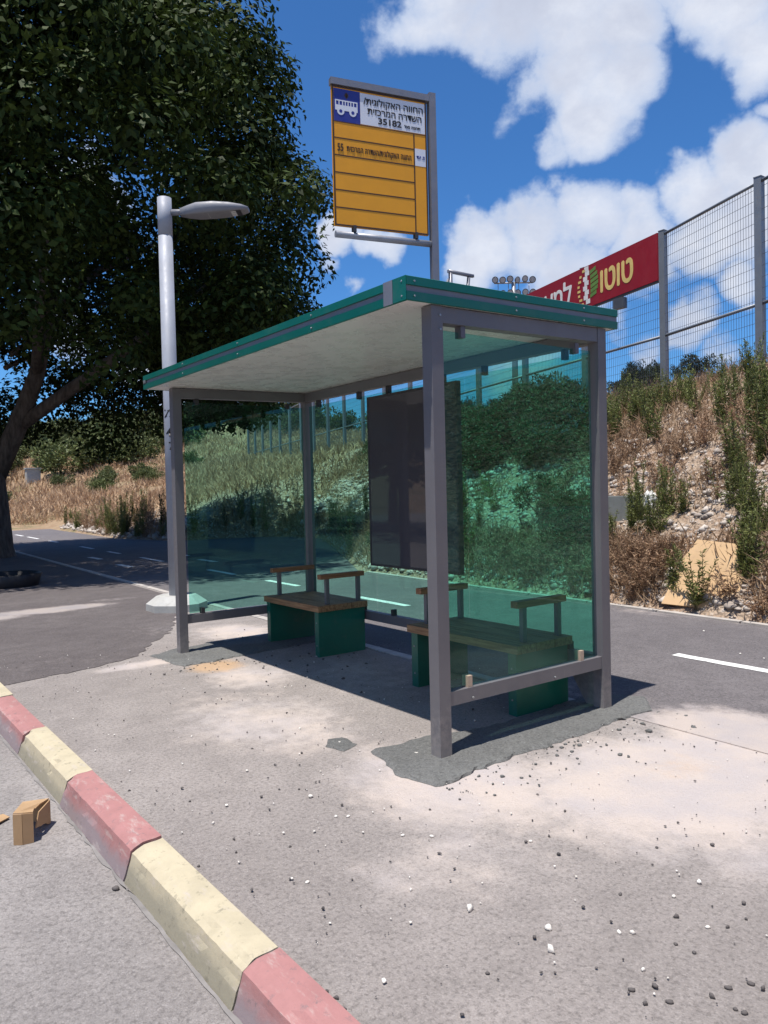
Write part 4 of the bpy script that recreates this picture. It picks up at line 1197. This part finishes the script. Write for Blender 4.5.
# dry grass: uncountable
n = 26000
Yg = rng.uniform(-1.5, 20, n); ug = np.where(rng.random(n) < 0.35, rng.uniform(0.02, 0.2, n), rng.uniform(0.1, 1.15, n))
Xg = edge_x(Yg) + ug*(fence_x(Yg)-edge_x(Yg))
pat = bumps(Xg*2.2, Yg*2.2, 0.45, 3) + np.where((ug > 0.18) & (ug < 0.5), -0.45, 0.25)
keep = (pat > -0.15) & ~((Yg > 1.0) & (Yg < 2.15) & (ug < 0.17)); Xg, Yg = Xg[keep], Yg[keep]
cl = np.repeat(np.arange(len(Xg)), 3); X3 = Xg[cl] + rng.normal(0, .06, len(cl)); Y3 = Yg[cl] + rng.normal(0, .06, len(cl))
Pg = np.c_[X3, Y3, height(X3, Y3)-0.02]
v, f = blades(Pg, np.c_[rng.normal(0, .45, (len(Pg), 2)), np.ones(len(Pg))], rng.uniform(.10, .38, len(Pg)), rng.uniform(.008, .018, len(Pg)), 0.3)
o = link_mesh('dry_grass', mesh_from('dry_grass', v, f, M['straw'])); tag(o, 'brown dry grass over the rubble bank', 'grass', None, 'stuff')
n = 60000
az = rng.uniform(-0.52, 0.05, n); rr_ = 22 + 60*rng.random(n)**1.3; aa = yaw - az
Xf = CAM.x + rr_*np.cos(aa); Yf = CAM.y + rr_*np.sin(aa)
uf = (Xf-edge_x(Yf))/(fence_x(Yf)-edge_x(Yf)); keep = (((uf > 0.04) & (Yf > 19)) | (Yf > 39)) & (bumps(Xf, Yf, 0.12, 4) + rng.normal(0, .3, n) > -0.35)
Xf, Yf, rr_ = Xf[keep], Yf[keep], rr_[keep]
Pf = np.c_[Xf, Yf, height(Xf, Yf)-0.03]; sc_ = 0.5 + rr_/60
v, f = blades(Pf, np.c_[rng.normal(0, .4, (len(Pf), 2)), np.ones(len(Pf))], rng.uniform(.25, .6, len(Pf))*np.sqrt(sc_), rng.uniform(.03, .07, len(Pf))*sc_, 0.3)
o = link_mesh('field_grass', mesh_from('field_grass', v, f, M['straw'])); tag(o, 'tall dry grass in the field beyond the path', 'grass', None, 'stuff')

# rubble: uncountable stones on the bank and the verge
def stones(P, rad, seed=5, flat=0.75):
    r = np.random.default_rng(seed); n = len(P)
    base = np.array([[1,0,0],[-1,0,0],[0,1,0],[0,-1,0],[0,0,1],[0,0,-1]], float)
    tri = np.array([[0,2,4],[2,1,4],[1,3,4],[3,0,4],[2,0,5],[1,2,5],[3,1,5],[0,3,5]])
    # once subdivided octahedron, jittered
    ed = {}; vs_ = list(base); tr = []
    def m(a, b_):
        k = (min(a, b_), max(a, b_))
        if k not in ed: ed[k] = len(vs_); vs_.append((vs_[a]+vs_[b_])/np.linalg.norm(vs_[a]+vs_[b_]))
        return ed[k]
    for a, b_, c in tri:
        ab, bc, ca = m(a, b_), m(b_, c), m(c, a); tr += [(a, ab, ca), (ab, b_, bc), (ca, bc, c), (ab, bc, ca)]
    S = np.array(vs_); tr = np.array(tr); k = len(S)
    V_ = S[None]*(1 + r.uniform(-.36, .36, (n, k, 1)))*rad[:, None, None]*r.uniform(.6, 1.3, (n, 1, 3))*np.array([1, 1, flat])
    a = r.uniform(0, 6.28, n); ca, sa = np.cos(a)[:, None], np.sin(a)[:, None]
    V_ = np.stack([V_[..., 0]*ca - V_[..., 1]*sa, V_[..., 0]*sa + V_[..., 1]*ca, V_[..., 2]], -1) + P[:, None, :]
    Fk = (tr[None] + (np.arange(n)*k)[:, None, None]).reshape(-1, 3)
    return V_.reshape(-1, 3), Fk
n = 11000
Yr = rng.uniform(-1.5, 19, n); ur = np.where(rng.random(n) < 0.25, rng.uniform(0.0, 0.08, n), np.clip(rng.normal(0.32, 0.17, n), 0.02, 0.98))
Xr = edge_x(Yr) + 0.08 + ur*(fence_x(Yr)-edge_x(Yr)-0.08)
rad = np.exp(rng.normal(math.log(0.021), 0.6, n)); rad = np.minimum(rad, 0.06)*np.where(Yr > 7, 1.5, 1.0)
ok = ~((Yr > 1.2) & (Yr < 2.05) & (ur < 0.19) & (ur > 0.03)); Xr, Yr, rad = Xr[ok], Yr[ok], rad[ok]; n = len(rad)
v, f = stones(np.c_[Xr, Yr, height(Xr, Yr)+rad*0.2], rad)
o = link_mesh('rubble', mesh_from('rubble', v, f, M['rubble'])); tag(o, 'pale limestone rubble on the bank', 'rubble', None, 'stuff')
n = 1500
Yr = rng.uniform(16.5, 36, n); Xr = edge_x(Yr) + 0.1 + np.abs(rng.normal(0, .9, n)); rad = np.minimum(np.exp(rng.normal(math.log(0.05), 0.5, n)), 0.13)
v, f = stones(np.c_[Xr, Yr, height(Xr, Yr)+rad*0.3], rad, 6)
o = link_mesh('verge_stones', mesh_from('verge_stones', v, f, M['rubble'])); tag(o, 'pale stones along the verge', 'rubble', None, 'stuff')
# fine grit on the pavement
n = 900
Xp = rng.uniform(-1.45, 1.6, n); Yp = np.where(rng.random(n) < 0.55, rng.uniform(-2.4, 0.6, n), rng.uniform(0.4, 4.5, n)); rad = np.exp(rng.normal(math.log(0.0036), 0.4, n))
v, f = stones(np.c_[Xp, Yp, 0.006 + rad*0.3], rad, 8)
o = link_mesh('grit', mesh_from('grit', v, f, [M['pebble_dark'], M['pebble_white']], np.repeat((rng.random(n) < 0.3).astype(int), 32))); tag(o, 'fine grit on the pavement', 'grit', None, 'stuff')
# crumbs of cement round the footings
n = 170
t_ = rng.uniform(0, 1, n); Xc = -0.25 + 1.95*t_; Yc = -0.23 - np.abs(rng.normal(0, 0.16, n)); far_ = rng.random(n) < 0.25
Xc = np.where(far_, rng.uniform(-0.3, 0.4, n), Xc); Yc = np.where(far_, 3.08 - np.abs(rng.normal(0, .12, n)), Yc); rad = np.exp(rng.normal(math.log(0.005), 0.5, n))
v, f = stones(np.c_[Xc, Yc, 0.003 + rad*0.2], rad, 12, 0.55)
o = link_mesh('cement_crumbs', mesh_from('cement_crumbs', v, f, M['cement'])); tag(o, 'crumbs of grey cement beside the footings', 'cement crumbs', None, 'stuff')
# loose pebbles and clods one could pick up
PM = {}
for kind, mt in (('white', M['pebble_white']), ('dark', M['pebble_dark'])):
    for k in range(4):
        v, f = stones(np.zeros((1, 3)), np.array([1.0]), 30+k); PM[kind, k] = mesh_from('pebble', v, f, mt)
def pebble(x, y, r_, kind, label, group, z=0.0):
    o = link_mesh('pebble', PM[kind, random.randrange(4)], None, (x, y, z+r_*0.45), (0, 0, U(0, 6.28)), (r_, r_*U(.8, 1.1), r_))
    tag(o, label, 'pebble', group)
pebble(-0.887,-1.167,0.0160,'white','small white pebble lying on the pavement','white pebbles on the pavement')
pebble(-0.761,-1.410,0.0160,'white','small white pebble lying on the pavement','white pebbles on the pavement')
pebble(-0.852,-1.497,0.0160,'white','small white pebble lying on the pavement','white pebbles on the pavement')
pebble(-0.341,-0.949,0.0090,'white','small white pebble lying on the pavement','white pebbles on the pavement')
pebble(-0.709,-0.571,0.0090,'white','small white pebble lying on the pavement','white pebbles on the pavement')
pebble(-0.622,-0.656,0.0090,'white','small white pebble lying on the pavement','white pebbles on the pavement')
pebble(-0.960,-0.936,0.0090,'white','small white pebble lying on the pavement','white pebbles on the pavement')
pebble(-0.273,-1.554,0.0090,'white','small white pebble lying on the pavement','white pebbles on the pavement')
pebble(-0.358,-1.731,0.0090,'white','small white pebble lying on the pavement','white pebbles on the pavement')
pebble(-0.713,-1.731,0.0090,'white','small white pebble lying on the pavement','white pebbles on the pavement')
pebble(-0.574,-1.598,0.0090,'white','small white pebble lying on the pavement','white pebbles on the pavement')
pebble(-0.604,-1.567,0.0090,'white','small white pebble lying on the pavement','white pebbles on the pavement')
pebble(-1.279,0.058,0.0090,'white','small white pebble lying on the pavement','white pebbles on the pavement')
pebble(-1.223,-0.647,0.0090,'white','small white pebble lying on the pavement','white pebbles on the pavement')
pebble(-0.822,-0.231,0.0090,'white','small white pebble lying on the pavement','white pebbles on the pavement')
pebble(-0.781,-0.266,0.0090,'white','small white pebble lying on the pavement','white pebbles on the pavement')
pebble(-0.865,1.278,0.0090,'white','small white pebble lying on the pavement','white pebbles on the pavement')
pebble(0.131,1.914,0.0090,'white','small white pebble lying on the pavement','white pebbles on the pavement')
pebble(-0.291,0.980,0.0090,'white','small white pebble lying on the pavement','white pebbles on the pavement')
pebble(-0.385,-1.633,0.0100,'dark','dark grey clod of asphalt lying on the pavement','dark clods on the pavement')
pebble(-0.668,-1.924,0.0100,'dark','dark grey clod of asphalt lying on the pavement','dark clods on the pavement')
pebble(-0.595,-1.933,0.0100,'dark','dark grey clod of asphalt lying on the pavement','dark clods on the pavement')
pebble(-0.660,-2.015,0.0100,'dark','dark grey clod of asphalt lying on the pavement','dark clods on the pavement')
pebble(-0.529,-1.963,0.0100,'dark','dark grey clod of asphalt lying on the pavement','dark clods on the pavement')
pebble(-0.778,-1.863,0.0100,'dark','dark grey clod of asphalt lying on the pavement','dark clods on the pavement')
pebble(-0.839,-1.824,0.0100,'dark','dark grey clod of asphalt lying on the pavement','dark clods on the pavement')
pebble(-0.816,-1.766,0.0100,'dark','dark grey clod of asphalt lying on the pavement','dark clods on the pavement')
pebble(-0.664,-1.991,0.0075,'dark','dark grey clod of asphalt lying on the pavement','dark clods on the pavement')
pebble(-0.308,-1.771,0.0075,'dark','dark grey clod of asphalt lying on the pavement','dark clods on the pavement')
pebble(-0.521,-1.719,0.0075,'dark','dark grey clod of asphalt lying on the pavement','dark clods on the pavement')
pebble(0.003,-1.303,0.0075,'dark','dark grey clod of asphalt lying on the pavement','dark clods on the pavement')
pebble(-0.250,-0.966,0.0075,'dark','dark grey clod of asphalt lying on the pavement','dark clods on the pavement')
pebble(-1.083,-1.450,0.0075,'dark','dark grey clod of asphalt lying on the pavement','dark clods on the pavement')
pebble(-1.127,-0.353,0.0075,'dark','dark grey clod of asphalt lying on the pavement','dark clods on the pavement')
pebble(-0.790,0.146,0.0075,'dark','dark grey clod of asphalt lying on the pavement','dark clods on the pavement')
pebble(-0.764,0.124,0.0075,'dark','dark grey clod of asphalt lying on the pavement','dark clods on the pavement')
pebble(-0.865,0.210,0.0075,'dark','dark grey clod of asphalt lying on the pavement','dark clods on the pavement')
pebble(-1.487,-0.271,0.0075,'dark','dark grey clod of asphalt lying on the pavement','dark clods on the pavement')
pebble(-1.277,-0.145,0.0075,'dark','dark grey clod of asphalt lying on the pavement','dark clods on the pavement')
pebble(-1.073,1.886,0.0075,'dark','dark grey clod of asphalt lying on the pavement','dark clods on the pavement')
pebble(-1.262,0.356,0.0075,'dark','dark grey clod of asphalt lying on the pavement','dark clods on the pavement')
pebble(-1.501,-1.219,0.0075,'dark','dark grey clod of asphalt lying on the pavement','dark clods on the pavement')
pebble(-1.497,-1.261,0.0075,'dark','dark grey clod of asphalt lying on the pavement','dark clods on the pavement')
pebble(-1.505,-1.314,0.0075,'dark','dark grey clod of asphalt lying on the pavement','dark clods on the pavement')
pebble(-1.442,0.682,0.0075,'dark','dark grey clod of asphalt lying on the pavement','dark clods on the pavement')
pebble(-1.322,-0.258,0.0075,'dark','dark grey clod of asphalt lying on the pavement','dark clods on the pavement')
pebble(-0.383,2.187,0.0075,'dark','dark grey clod of asphalt lying on the pavement','dark clods on the pavement')
pebble(0.064,2.053,0.0075,'dark','dark grey clod of asphalt lying on the pavement','dark clods on the pavement')
pebble(-0.688,0.842,0.0075,'dark','dark grey clod of asphalt lying on the pavement','dark clods on the pavement')
pebble(-0.406,-1.427,0.0075,'dark','dark grey clod of asphalt lying on the pavement','dark clods on the pavement')
pebble(-0.516,-1.777,0.0075,'dark','dark grey clod of asphalt lying on the pavement','dark clods on the pavement')
pebble(-0.219,-1.784,0.0075,'dark','dark grey clod of asphalt lying on the pavement','dark clods on the pavement')
pebble(-0.008,-0.847,0.0075,'dark','dark grey clod of asphalt lying on the pavement','dark clods on the pavement')
pebble(-0.274,-0.448,0.0075,'dark','dark grey clod of asphalt lying on the pavement','dark clods on the pavement')
pebble(-0.453,-0.444,0.0075,'dark','dark grey clod of asphalt lying on the pavement','dark clods on the pavement')
pebble(4.276,1.015,0.012,'white','small white stone lying on the dark path right of the shelter','white stones on the path',0.006)
pebble(3.554,0.265,0.012,'white','small white stone lying on the dark path right of the shelter','white stones on the path',0.006)
pebble(3.515,0.043,0.012,'white','small white stone lying on the dark path right of the shelter','white stones on the path',0.006)
pebble(-1.72,0.02,0.016,'dark','dark clod on the road at the foot of the kerb','clod at the kerb foot',-0.13)


for k in range(34):
    pebble(U(0.25, 1.3), U(1.4, 3.3) if k % 3 else U(2.3, 3.0), U(0.006, 0.014), 'dark', 'dark clod lying in the shade in front of the benches', 'clods in the shade of the shelter')

# ------------------------------------------------------------------ things on the bank
def flat_board(name, pts, th, mat, label, cat):
    c = Vector((sum(p[0] for p in pts)/len(pts), sum(p[1] for p in pts)/len(pts), min(p[2] for p in pts)))
    t = thing(name, label, cat, c)
    a, b_, e = Vector(pts[0]), Vector(pts[1]), Vector(pts[-1]); nr = (b_-a).cross(e-a).normalized()
    bm = bmesh.new(); prism(bm, pts, nr*th); obj('sheet', bm, mat, t, bevel=0.003)
    return t
flat_board('leaning_board', [(5.119,2.027,0.078),(5.225,1.218,0.064),(5.425,1.223,0.411),(5.607,1.349,0.753),(5.562,1.837,0.793),(5.415,1.940,0.566)], 0.018, M['board'], 'beige wooden board leaning on the rubble bank behind weeds right of the shelter', 'board')
x, y = slope_xy(3.55, 0.30), 3.55
t = thing('concrete_slab', 'grey concrete slab half buried in the bank beside the right shelter post', 'slab', (x, y, float(height(x, y))-0.1))
bm = bmesh.new(); box(bm, (x-0.10, y-0.45, float(height(x, y))-0.35), (x+0.25, y+0.42, float(height(x, y))+0.28)); obj('block', bm, M['concrete_grey'], t, bevel=0.02, seg=2)
x, y = slope_xy(3.02, 0.33), 3.02; z = float(height(x, y))
bm = bmesh.new(); bmesh.ops.create_icosphere(bm, subdivisions=3, radius=0.12)
for v_ in bm.verts:
    c_ = v_.co
    k = 1 + 0.30*abs(math.sin(17*c_.x+9*c_.z+1)) - 0.35*abs(math.sin(23*c_.y-13*c_.z)) + random.gauss(0, .09)
    v_.co = Vector((c_.x*0.5*k, c_.y*0.75*k, c_.z*1.3*k))
bmesh.ops.translate(bm, verts=bm.verts, vec=(x-0.03, y, z+0.09))
o = obj('plastic_bag', bm, M['white_plastic']); tag(o, 'crumpled white plastic bag lying on the rubble near the concrete slab', 'bag')

# utility box in the field
ub = (15.2-2.0, 39.5)
ubx, uby = 12.07, 64.54; ubz = float(height(ubx, uby))
t = thing('utility_box', 'pale square utility box standing in the dry field beyond the tree trunk', 'utility box', (ubx, uby, ubz))
bm = bmesh.new(); box(bm, (ubx-0.53, uby-0.35, ubz-0.3), (ubx+0.53, uby+0.35, ubz+1.11)); obj('cabinet', bm, M['concrete'], t, bevel=0.02)
bm = bmesh.new(); box(bm, (ubx-0.59, uby-0.42, ubz+1.12), (ubx+0.59, uby+0.42, ubz+1.23)); obj('lid', bm, M['concrete'], t, bevel=0.02)

# low black ring round the young planting by the trunk
t = thing('planter_ring', 'low black plastic planter ring on the ground by the big tree', 'planter', (-0.02, 11.0, 0))
bm = bmesh.new(); N_ = 28
prof_ = [(0.46, 0.0), (0.52, 0.20), (0.50, 0.215), (0.47, 0.20), (0.42, 0.02)]
ringv = [[bm.verts.new((-0.02 + r_*math.cos(2*math.pi*k/N_), 11.0 + r_*math.sin(2*math.pi*k/N_), z)) for k in range(N_)] for r_, z in prof_]
for a, b_ in zip(ringv[:-1], ringv[1:]):
    for k in range(N_): bm.faces.new((a[k], a[(k+1) % N_], b_[(k+1) % N_], b_[k])).smooth = True
bm.faces.new(ringv[-1][::-1])
obj('ring', bm, M['black'], t)
bm = bmesh.new()
vs0 = [bm.verts.new((-0.02+0.44*math.cos(2*math.pi*k/18)*1.0, 11.0+0.44*math.sin(2*math.pi*k/18), 0.11+random.gauss(0, .008))) for k in range(18)]; bm.faces.new(vs0)
obj('soil', bm, M['soil'], t)

# ------------------------------------------------------------------ cardboard litter in the gutter
cb = thing('cardboard_box', 'torn folded piece of brown cardboard box lying on the road beside the kerb', 'cardboard', (-1.88, 0.82, -0.13))
bm = bmesh.new()
def sheet3(pts, th=0.004):
    a, b_, e = Vector(pts[0]), Vector(pts[1]), Vector(pts[-1]); prism(bm, pts, (b_-a).cross(e-a).normalized()*th)
zr = -0.129
def wavy(pa, pb, up_, n=7, amp=0.008):
    pa = Vector(pa); pb = Vector(pb); out = []
    for k in range(n+1):
        out.append(pa.lerp(pb, k/n) + Vector((0, 0, up_[0] + (up_[1]-up_[0])*k/n + (random.uniform(-amp, amp) if 0 < k < n else 0))))
    return out
A0, B0, C0, E0 = Vector((-1.959, 0.722, zr)), Vector((-1.880, 0.695, zr)), Vector((-1.772, 0.858, zr)), Vector((-1.865, 0.985, zr))
hA, hB, hC, hE = 0.142, 0.136, 0.118, 0.085
Z = lambda h: Vector((0, 0, h))
# front wall bowed a little
mid0 = (A0+B0)/2 + Vector((-0.006, -0.010, 0))
sheet3([A0, mid0, mid0+Z(hA), A0+Z(hA)]); sheet3([mid0, B0, B0+Z(hB), mid0+Z(hA)])
# long back wall with a torn lower edge, its inside seen under the flap
lowr = wavy(B0 + Vector((0.012, 0.030, 0)), C0, (0.050, 0.006), 6, 0.006)
prism(bm, [lowr[0]] + lowr[1:] + [C0+Z(hC), (B0.lerp(C0, .3))+Z(hB-0.02)], Vector((0.004, -0.003, 0)))
sheet3([C0, E0, E0+Z(hE), C0+Z(hC)])
# folded top flap with a torn front edge
tp = [A0+Z(hA+.001), mid0+Z(hA+.001), B0+Z(hB+.001)]
torn = [B0.lerp(C0, .25)+Z(0.134)+Vector((-.012, .006, 0)), B0.lerp(C0, .45)+Z(0.118)+Vector((-.020, .012, 0)), B0.lerp(C0, .6)+Z(0.127)+Vector((-.010, .008, 0)), C0+Z(hC+.004)]
prism(bm, tp + torn + [E0+Z(hE+.004)], Vector((0, 0, 0.004)))
obj('box_flaps', bm, M['cardboard'], cb)
bm = bmesh.new(); prism(bm, [(-2.10, 0.90, -0.112), (-1.915, 1.045, -0.122), (-1.935, 1.095, -0.118), (-2.14, 1.03, -0.105)], (0, 0, 0.005))
cs_ = obj('cardboard_strip', bm, M['cardboard']); tag(cs_, 'flat strip of cardboard on the road at the left picture edge', 'cardboard')

# ------------------------------------------------------------------ the big tree
tx, ty = 1.06, 18.4
tr = thing('ficus_tree', 'huge dark evergreen tree with a broad dense crown left of the shelter', 'tree', (tx, ty, 0))
bm = bmesh.new()
limb(bm, [(tx, ty, -0.3), (tx-0.02, ty, 0.05), (tx+0.02, ty, 0.5), (tx, ty, 1.4), (tx-0.02, ty, 2.3), (tx-0.2, ty+0.1, 3.3), (tx-0.55, ty+0.25, 4.8), (tx-0.7, ty+0.3, 6.6)], [0.60, 0.50, 0.39, 0.35, 0.33, 0.30, 0.22, 0.10], 16)
limb(bm, [(tx+0.05, ty, 2.0), (tx+0.55, ty-0.4, 3.3), (tx+1.0, ty-0.7, 4.6), (tx+1.4, ty-0.9, 6.6), (tx+1.7, ty-0.8, 9.5)], [0.26, 0.24, 0.20, 0.15, 0.08])
limb(bm, [(tx-0.05, ty, 2.6), (tx-0.5, ty+0.2, 4.2), (tx-0.7, ty+0.3, 6.4), (tx-0.5, ty+0.4, 10.0)], [0.30, 0.25, 0.18, 0.10])
limb(bm, [(tx+0.6, ty-0.4, 3.3), (tx+1.9, ty-1.6, 4.4), (tx+3.3, ty-2.6, 5.6), (tx+4.6, ty-3.2, 6.8)], [0.17, 0.15, 0.11, 0.06])
limb(bm, [(tx+1.0, ty-0.7, 4.6), (tx+0.7, ty-2.6, 6.0), (tx+0.4, ty-4.6, 7.0)], [0.15, 0.11, 0.06])
limb(bm, [(tx-0.6, ty+0.2, 4.4), (tx-2.4, ty-1.0, 6.0), (tx-4.2, ty-1.8, 7.4)], [0.18, 0.13, 0.07])
limb(bm, [(tx+1.3, ty-0.9, 6.2), (tx+3.0, ty+0.6, 7.8), (tx+4.8, ty+1.2, 9.0)], [0.13, 0.10, 0.05])
for k in range(26):
    a = U(0, 6.28); z0 = U(4.5, 9); r1_ = U(3, 6.5); p0 = Vector((tx+0.6*math.cos(a), ty+0.6*math.sin(a), z0))
    p2 = Vector((tx+r1_*math.cos(a+U(-.4, .4)), ty+r1_*math.sin(a+U(-.4, .4)), z0+U(-0.6, 2.6))); p1 = p0.lerp(p2, .5)+Vector((U(-.4, .4), U(-.4, .4), U(.1, .5)))
    limb(bm, [p0, p1, p2], [0.07, 0.045, 0.015], 6)
obj('trunk', bm, M['bark'], tr)
rc = np.random.default_rng(77)
def crown_leaves(centers, radii, per_area, L0, W0, r):
    out = []
    for c, rd in zip(centers, radii):
        n = int(per_area*rd*rd)
        d_ = norm(r.normal(size=(n, 3))); rad_ = rd*(0.45 + 0.62*r.random(n)**0.6)
        P = c + d_*rad_[:, None]*np.array([1, 1, 0.85])
        D = d_*0.8 + r.normal(0, .6, (n, 3)) + np.array([0, 0, -0.15])
        out.append((*blades(P, D, L0*r.uniform(.6, 1.3, n), W0*r.uniform(.7, 1.3, n), 0.2, r), 0))
    return merge(out)[:2]
def clump_leaves(centers, radii, per_area, L0, W0, r):
    out = []
    for c, rd in zip(centers, radii):
        n = int(per_area*rd*rd)
        d_ = norm(r.normal(size=(n, 3))); rad_ = rd*(0.55 + 0.55*r.random(n)**0.7)
        P = c + d_*rad_[:, None]*np.array([1, 1, 0.8])
        N = norm(d_*0.9 + np.array([0, 0, 0.55]) + r.normal(0, .42, (n, 3)))
        D = norm(np.cross(N, r.normal(size=(n, 3)))); S = np.cross(N, D)
        Lw = (L0*r.uniform(.6, 1.3, n))[:, None]; W = (W0*r.uniform(.7, 1.3, n))[:, None]
        mid = P + D*Lw*0.45 + N*Lw*0.06
        v_ = np.stack([P, mid + S*W*0.5, P + D*Lw - N*Lw*0.05, mid - S*W*0.5], 1).reshape(-1, 3)
        out.append((v_, np.arange(4*n).reshape(n, 4), 0))
    return merge(out)[:2]
def prof_r(z):   # crown radius at height z
    return np.interp(z, [2.9, 3.8, 5.5, 7.3, 9.5, 11.3, 13.2, 15.3, 17.0], [5.6, 6.9, 7.9, 8.3, 8.0, 7.3, 5.2, 3.2, 1.0])
cen, rds = [], []
a_cam = math.atan2(CAM.y-ty, CAM.x-tx)
for k in range(760):
    z = rc.uniform(3.4, 16.2); a = rc.uniform(0, 6.28); rd = rc.uniform(0.42, 1.25)
    Rm = prof_r(z)*(1 + 0.05*math.sin(3*a+z*0.7) + 0.06*math.sin(7*a - z*1.6)) - rd*0.75
    rr = Rm*(rc.uniform(0.8, 1.0) if rc.random() < 0.70 else rc.uniform(0.1, 0.85))
    if z < 5 and rr < 2.6: continue
    lx_, ly_ = 0.95 + rr*math.cos(a), 16.6 + rr*math.sin(a)
    side = ((lx_-CAM.x)*(ty-CAM.y) - (ly_-CAM.y)*(tx-CAM.x))/20.0
    if z < 6.8 and -0.9 < side < 1.9 and ly_ < ty - 1.0 and rc.random() < 0.62: continue   # the limbs show here
    cen.append(np.array([0.95 + rr*math.cos(a), 16.6 + rr*math.sin(a), z])); rds.append(rd)
v, f = clump_leaves(cen, rds, 620, 0.165, 0.088, rc)
link_mesh('crown', mesh_from('crown', v - np.array([tx, ty, 0]), f, M['ficus']), tr)

# ------------------------------------------------------------------ trees across the road (they show in the dark notice board)
vc_, fc_ = crown_leaves([np.array([rc.normal(0, 1.5), rc.normal(0, 1.5), rc.uniform(2.6, 6.0)]) for k in range(26)], rc.uniform(.8, 1.5, 26), 110, 0.34, 0.17, rc)
cme = mesh_from('crown', vc_, fc_, M['ficus'])
bm = bmesh.new(); limb(bm, [(0, 0, -0.3), (0.05, 0, 1.2), (-0.05, 0.1, 2.6), (0.1, 0, 4.2)], [0.24, 0.19, 0.16, 0.08])
rtree = thing('roadside_tree', 'leafy tree across the road mirrored in the dark notice board', 'tree', (-13, 14, -0.3), 0, 'trees across the road')
tme = obj('trunk', bm, M['bark'], rtree, local=True)
link_mesh('crown', cme, rtree)
for (x, y, s) in ((-15, 18.5, 1.1), (-12.5, 22, .9), (-17, 26, 1.2), (-14, 30, 1.0), (-19, 36, 1.2), (-16, 9, 1.0), (-14, 41, 1.1)):
    c = copy_tree(rtree); c.location = (x, y, -0.3); c.rotation_euler = (0, 0, U(0, 6)); c.scale = (s, s, s)
